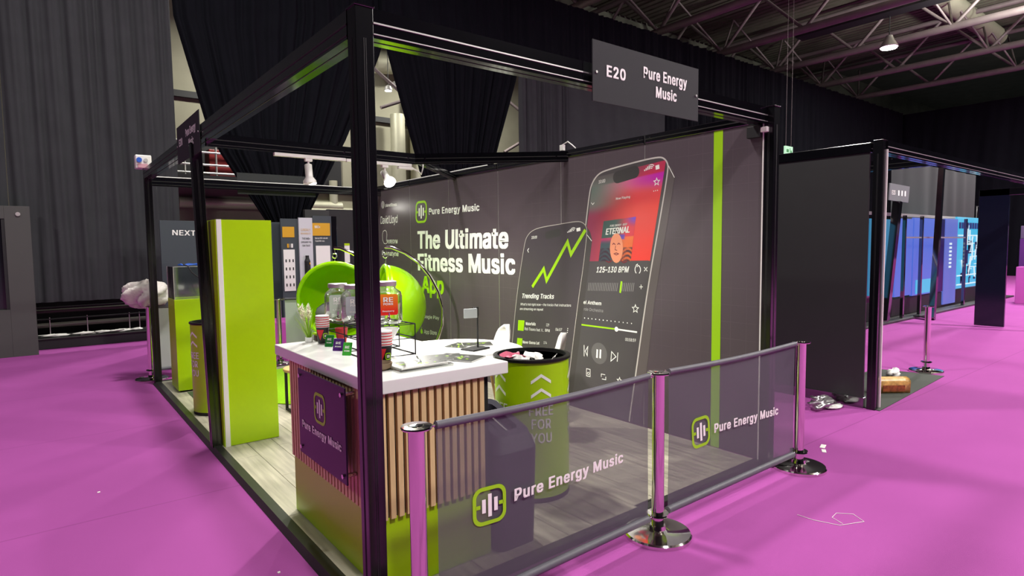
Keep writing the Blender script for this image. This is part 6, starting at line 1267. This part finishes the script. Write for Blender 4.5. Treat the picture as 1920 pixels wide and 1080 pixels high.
# booths behind the stand
t = thing('slate_booth_wall', 'dark slate booth wall with white capital lettering behind the lime plinth', 'booth wall', (1.4, 8.65, 0))
for x0, x1 in ((.52, 1.45), (1.455, 2.36)): MB().box((x0, 8.6, .0), (x1, 8.64, 2.035), .002).obj('panel', M_dkslate, t)
m = MB(); text3(m, 'NEXT', (0.688, 8.597, 1.806), (1.021, 8.597, 1.798), (0.691, 8.597, 1.889), (0, 0, 0), .03); m.obj('lettering', M_whiteprint, t)
def info(x0, x1, z1, m, label, y=8.4): 
    t = thing('info_panel', label, 'display panel', ((x0 + x1) / 2, y, 0)); MB().box((x0, y, 0), (x1, y + .04, z1), .003).obj('board', m, t); return t
t = info(2.30, 2.60, 2.09, M_dkslate, 'dark display panel with a small ochre header and price table')
a = (2.327, 8.395, 1.951); b = (2.53, 8.395, 1.769); MB().box((a[0], 8.392, b[2]), (b[0], 8.4, a[2])).obj('header', M_yellow, t)
a = (2.331, 8.395, 1.558); b = (2.524, 8.395, 0.839); MB().box((a[0], 8.388, b[2]), (b[0], 8.398, a[2])).obj('price_table', M_paper, t)
m = MB()
for i in range(4):
    for j in range(3): m.box((a[0] + .03 + j * .06, 8.385, b[2] + .08 + i * .14), (a[0] + .05 + j * .06, 8.388, b[2] + .13 + i * .14))
m.obj('tick_marks', M_blackmatt, t)
a = (2.398, 8.395, 1.659); 
for k, mm in enumerate((M_yellow, M_greyprint, M_paper)): MB().box((a[0] + k * .035, 8.388, a[2] - .07), (a[0] + .03 + k * .035, 8.398, a[2])).obj('sample_box', mm, t)
t = info(2.60, 2.84, 2.11, mat('pale_silver_print', rgb(205, 205, 212), .5), 'pale silver display panel showing a black bottle', 8.36)
m = MB(); text3(m, 'CLINICALLY', (2.63, 8.355, 1.88), (2.80, 8.355, 1.88), (2.63, 8.355, 1.92), (0, 0, 0), .0); text3(m, 'PROVEN RESULTS', (2.63, 8.355, 1.82), (2.80, 8.355, 1.82), (2.63, 8.355, 1.85), (0, 0, 0), .0)
m.obj('lettering', M_yellow, t)
m = MB(); text3(m, 'THE NAD+', (2.65, 8.355, 1.73), (2.79, 8.355, 1.73), (2.65, 8.355, 1.765), (0, 0, 0), .01); text3(m, 'SUPPLEMENT YOU', (2.63, 8.355, 1.67), (2.81, 8.355, 1.67), (2.63, 8.355, 1.70), (0, 0, 0), .01); text3(m, 'CAN TRUST', (2.65, 8.355, 1.61), (2.79, 8.355, 1.61), (2.65, 8.355, 1.64), (0, 0, 0), .01); m.obj('lettering', M_blackmatt, t)
MB().lathe([(.045, 0), (.05, .02), (.05, .40), (.035, .44), (.03, .46), (.03, .5), (0, .5)], (2.72, 8.33, .95), 20).obj('printed_bottle', M_blackmatt, t)
MB().lathe([(0, 1.28), (.012, 1.30), (0, 1.34)], (2.745, 8.275, 0), 8).obj('gold_mark', M_yellow, t)
t = info(2.86, 3.2, 2.15, M_dkslate, 'dark display panel with a wide ochre header left of the corner post')
a = (2.771, 8.395, 2.003); b = (3.062, 8.395, 1.798); MB().box((a[0] - .01, 8.392, b[2]), (3.17, 8.4, a[2] + .02)).obj('header', M_yellow, t)
m = MB(); text3(m, 'NAD+', (2.89, 8.388, 1.93), (2.99, 8.388, 1.93), (2.89, 8.388, 1.98), (0, 0, 0), .03); text3(m, 'Boost your NAD+ levels with', (2.89, 8.388, 1.74), (3.12, 8.388, 1.74), (2.89, 8.388, 1.77), (0, 0, 0), .01); text3(m, 'Trusted NAD+ tests', (2.89, 8.388, 1.69), (3.06, 8.388, 1.69), (2.89, 8.388, 1.72), (0, 0, 0), .01); m.obj('lettering', M_whiteprint, t)
MB().box((2.90, 8.388, .9), (3.16, 8.398, 1.62)).obj('info_sheet', M_paper, t)
t = thing('black_booth_tower', 'tall black booth tower beside the ochre headed panels', 'booth wall', (3.5, 8.7, 0))
MB().box((3.2, 8.4, 0), (3.30, 9.0, 2.15), .004).obj('fin', M_black, t); MB().box((3.30, 8.8, 0), (4.1, 8.9, 2.3), .004).obj('panel', M_blackmatt, t); MB().box((2.85, 8.75, 0), (3.3, 8.85, 2.28), .004).obj('panel', M_nbpanel, t)
t = thing('pull_up_banner', 'small green and white banner in the black booth tower', 'banner', (3.55, 8.6, 1.3))
MB().box((3.52, 8.6, 1.3), (3.62, 8.61, 1.62)).obj('sheet', M_paper, t); MB().box((3.52, 8.597, 1.62), (3.62, 8.61, 1.66)).obj('header', M_lime, t)
solo('magenta_pouf', MB().box((1.75, 7.6, 0), (2.4, 8.1, .42), .03), M_magenta, 'magenta upholstered block seen right of the tall lime cabinet', 'seat')

# far right: exit sign and magenta counter
t = thing('exit_sign', 'small lit green exit sign hanging on wires above the charcoal booth', 'sign', (12.0, 5, 3.9))
o, = [None]
p = (12.831, 4.96, 3.7217)
MB().box((p[0] - .17, p[1] - .02, p[2] - .09), (p[0] + .17, p[1] + .02, p[2] + .09)).obj('panel', mat('lit_exit_sign', (.05, .1, .05), .4, emit=rgb(190, 235, 200), estr=1.0), t)
m = MB(); m.box((p[0] - .12, p[1] - .024, p[2] - .05), (p[0] - .02, p[1] - .021, p[2] + .02)); m.box((p[0] + .03, p[1] - .024, p[2] - .05), (p[0] + .05, p[1] - .021, p[2] + .05)); m.box((p[0] + .07, p[1] - .024, p[2] - .05), (p[0] + .12, p[1] - .021, p[2] + .0)); m.obj('pictogram', mat('exit_green', rgb(30, 130, 60), .4), t)
for s in (-.12, .12): MB().tube([(p[0] + s, p[1], p[2] + .09), (p[0] + s, p[1], 9.0)], .004, 5).obj('wire', M_truss, t)
solo('magenta_booth_counter', MB().box((18.2, -3.5, 0), (18.6, 1.85, .92), .01), M_magenta, 'long magenta fabric counter at the right edge of the picture', 'counter')
solo('purple_booth_wall', MB().box((18.9, -3.5, 0), (19.0, 1.95, 1.62), .01), mat('deep_purple_fabric', rgb(88, 28, 110), .8), 'deep purple booth wall behind the magenta counter', 'booth wall')
solo('grey_booth_header', MB().box((18.95, -3.5, 1.62), (19.05, 1.95, 1.95), .01), mat('grey_purple_fabric', rgb(92, 74, 104), .8), 'grey purple header over the deep purple booth wall', 'booth wall')

# ================================================================== third level: parts that sit on another part
SIT = {'lettering': ('label_sticker', 'plaque', 'board', 'mesh_fabric', 'packet', 'body', 'panel'), 'logo_ring': ('plaque', 'mesh_fabric', 'cup'),
       'logo_bars': ('cup',), 'red_triangle': ('cup',), 'tap_lever': ('tap',), 'groove': ('upright', 'profile'), 'rib': ('profile', 'rail'),
       'bolt': ('board', 'profile'), 'ring': ('hook',), 'lens': ('lamp_head',), 'stem': ('adapter',), 'cap': ('pole',), 'collar': ('pole',),
       'symbol': ('board',), 'bag_print': ('loaf',), 'slot_bar': ('lid',), 'tick_marks': ('price_table',), 'printed_blocks': ('cover',),
       'printed_accents': ('cover',), 'edge_strip': ('body',), 'platform_edge': ('platform',), 'lock': ('side_frame',), 'reveal': ('window_panel',), 'base_ring': ('body',),
       'connector': ('rail',), 'gold_mark': ('printed_bottle',), 'socket': ('housing',), 'pictogram': ('panel',), 'foot': ('upright',)}
base = lambda o: o.name.split('.')[0]
for root in [o for o in col.objects if o.parent is None and o.children]:
    kids = list(root.children)
    if root is GW: continue
    for o in kids:
        for want in SIT.get(base(o), ()):
            near = [k for k in kids if base(k) == want and k is not o]
            if near:
                cen = lambda q: sum((v.co for v in q.data.vertices), Vector()) / max(1, len(q.data.vertices))
                c0 = cen(o); near.sort(key=lambda k: (cen(k) - c0).length); o.parent = near[0]; break
bodies = [o for o in GW.children if base(o) == 'phone_body']; bodies.sort(key=lambda o: o.name)
count = {}
for o in sorted(GW.children, key=lambda o: o.name):
    b_ = base(o); count[b_] = count.get(b_, 0) + 1
    if b_ in ('phone_side', 'antenna_line', 'phone_frame', 'camera_pill', 'app_icons'): o.parent = bodies[0 if count[b_] == 1 else 1]
    elif b_ in ('phone_screen', 'player_panel', 'app_ruler', 'app_accent', 'player_text', 'pause_button', 'album_cover', 'album_lettering', 'album_portrait', 'portrait_features'): o.parent = bodies[0]
    elif b_ in ('rising_graph_line', 'track_thumbnails', 'track_text'): o.parent = bodies[1]
bodies[0]['label'] = 'large printed phone showing a red album screen'; bodies[1]['label'] = 'smaller printed phone with a lime zigzag graph'

GROUPS = {'frame_post': 'black posts of the shell scheme frames', 'frame_beam': 'black beams of the shell scheme frames', 'name_board': 'grey stand name boards',
          'track_spotlight': 'white track spotlights', 'wire_rack': 'black wire racks on the counter', 'drink_dispenser': 'glass drink dispensers on the counter',
          'cup_stack': 'stacks of paper cups', 'drink_sachet': 'drink sachets on the counter', 'brochure': 'dark printed brochures', 'litter_bin': 'round lime litter bins',
          'shell_chair': 'white moulded chairs', 'egg_chair': 'lime egg chairs', 'stanchion': 'chrome stanchions', 'barrier_banner': 'banners between the stanchions',
          'drape': 'hall drapes', 'roof_truss': 'steel roof trusses', 'roof_duct': 'round ducts under the roof', 'info_panel': 'display panels of the booth behind',
          'display_post': 'uprights before the blue lit panels', 'leaning_upright': 'leaning uprights in the booth to the right', 'plastic_sheeting': 'white plastic scraps on the folded seating',
          'ventilation_duct': 'galvanised ducts behind the drapes', 'white_cable': 'white cables on the stand frame', 'steel_girder': 'girders on the back wall', 'roof_strut': 'steel struts behind the drapes',
          'high_bay_lamp': 'high bay lamps', 'paper_scrap': 'paper scraps on the carpet', 'paper_fleck': 'white flecks on the carpet'}
for o in col.objects:
    if o.parent is None and o.get('label') and base(o) in GROUPS: o['group'] = GROUPS[base(o)]
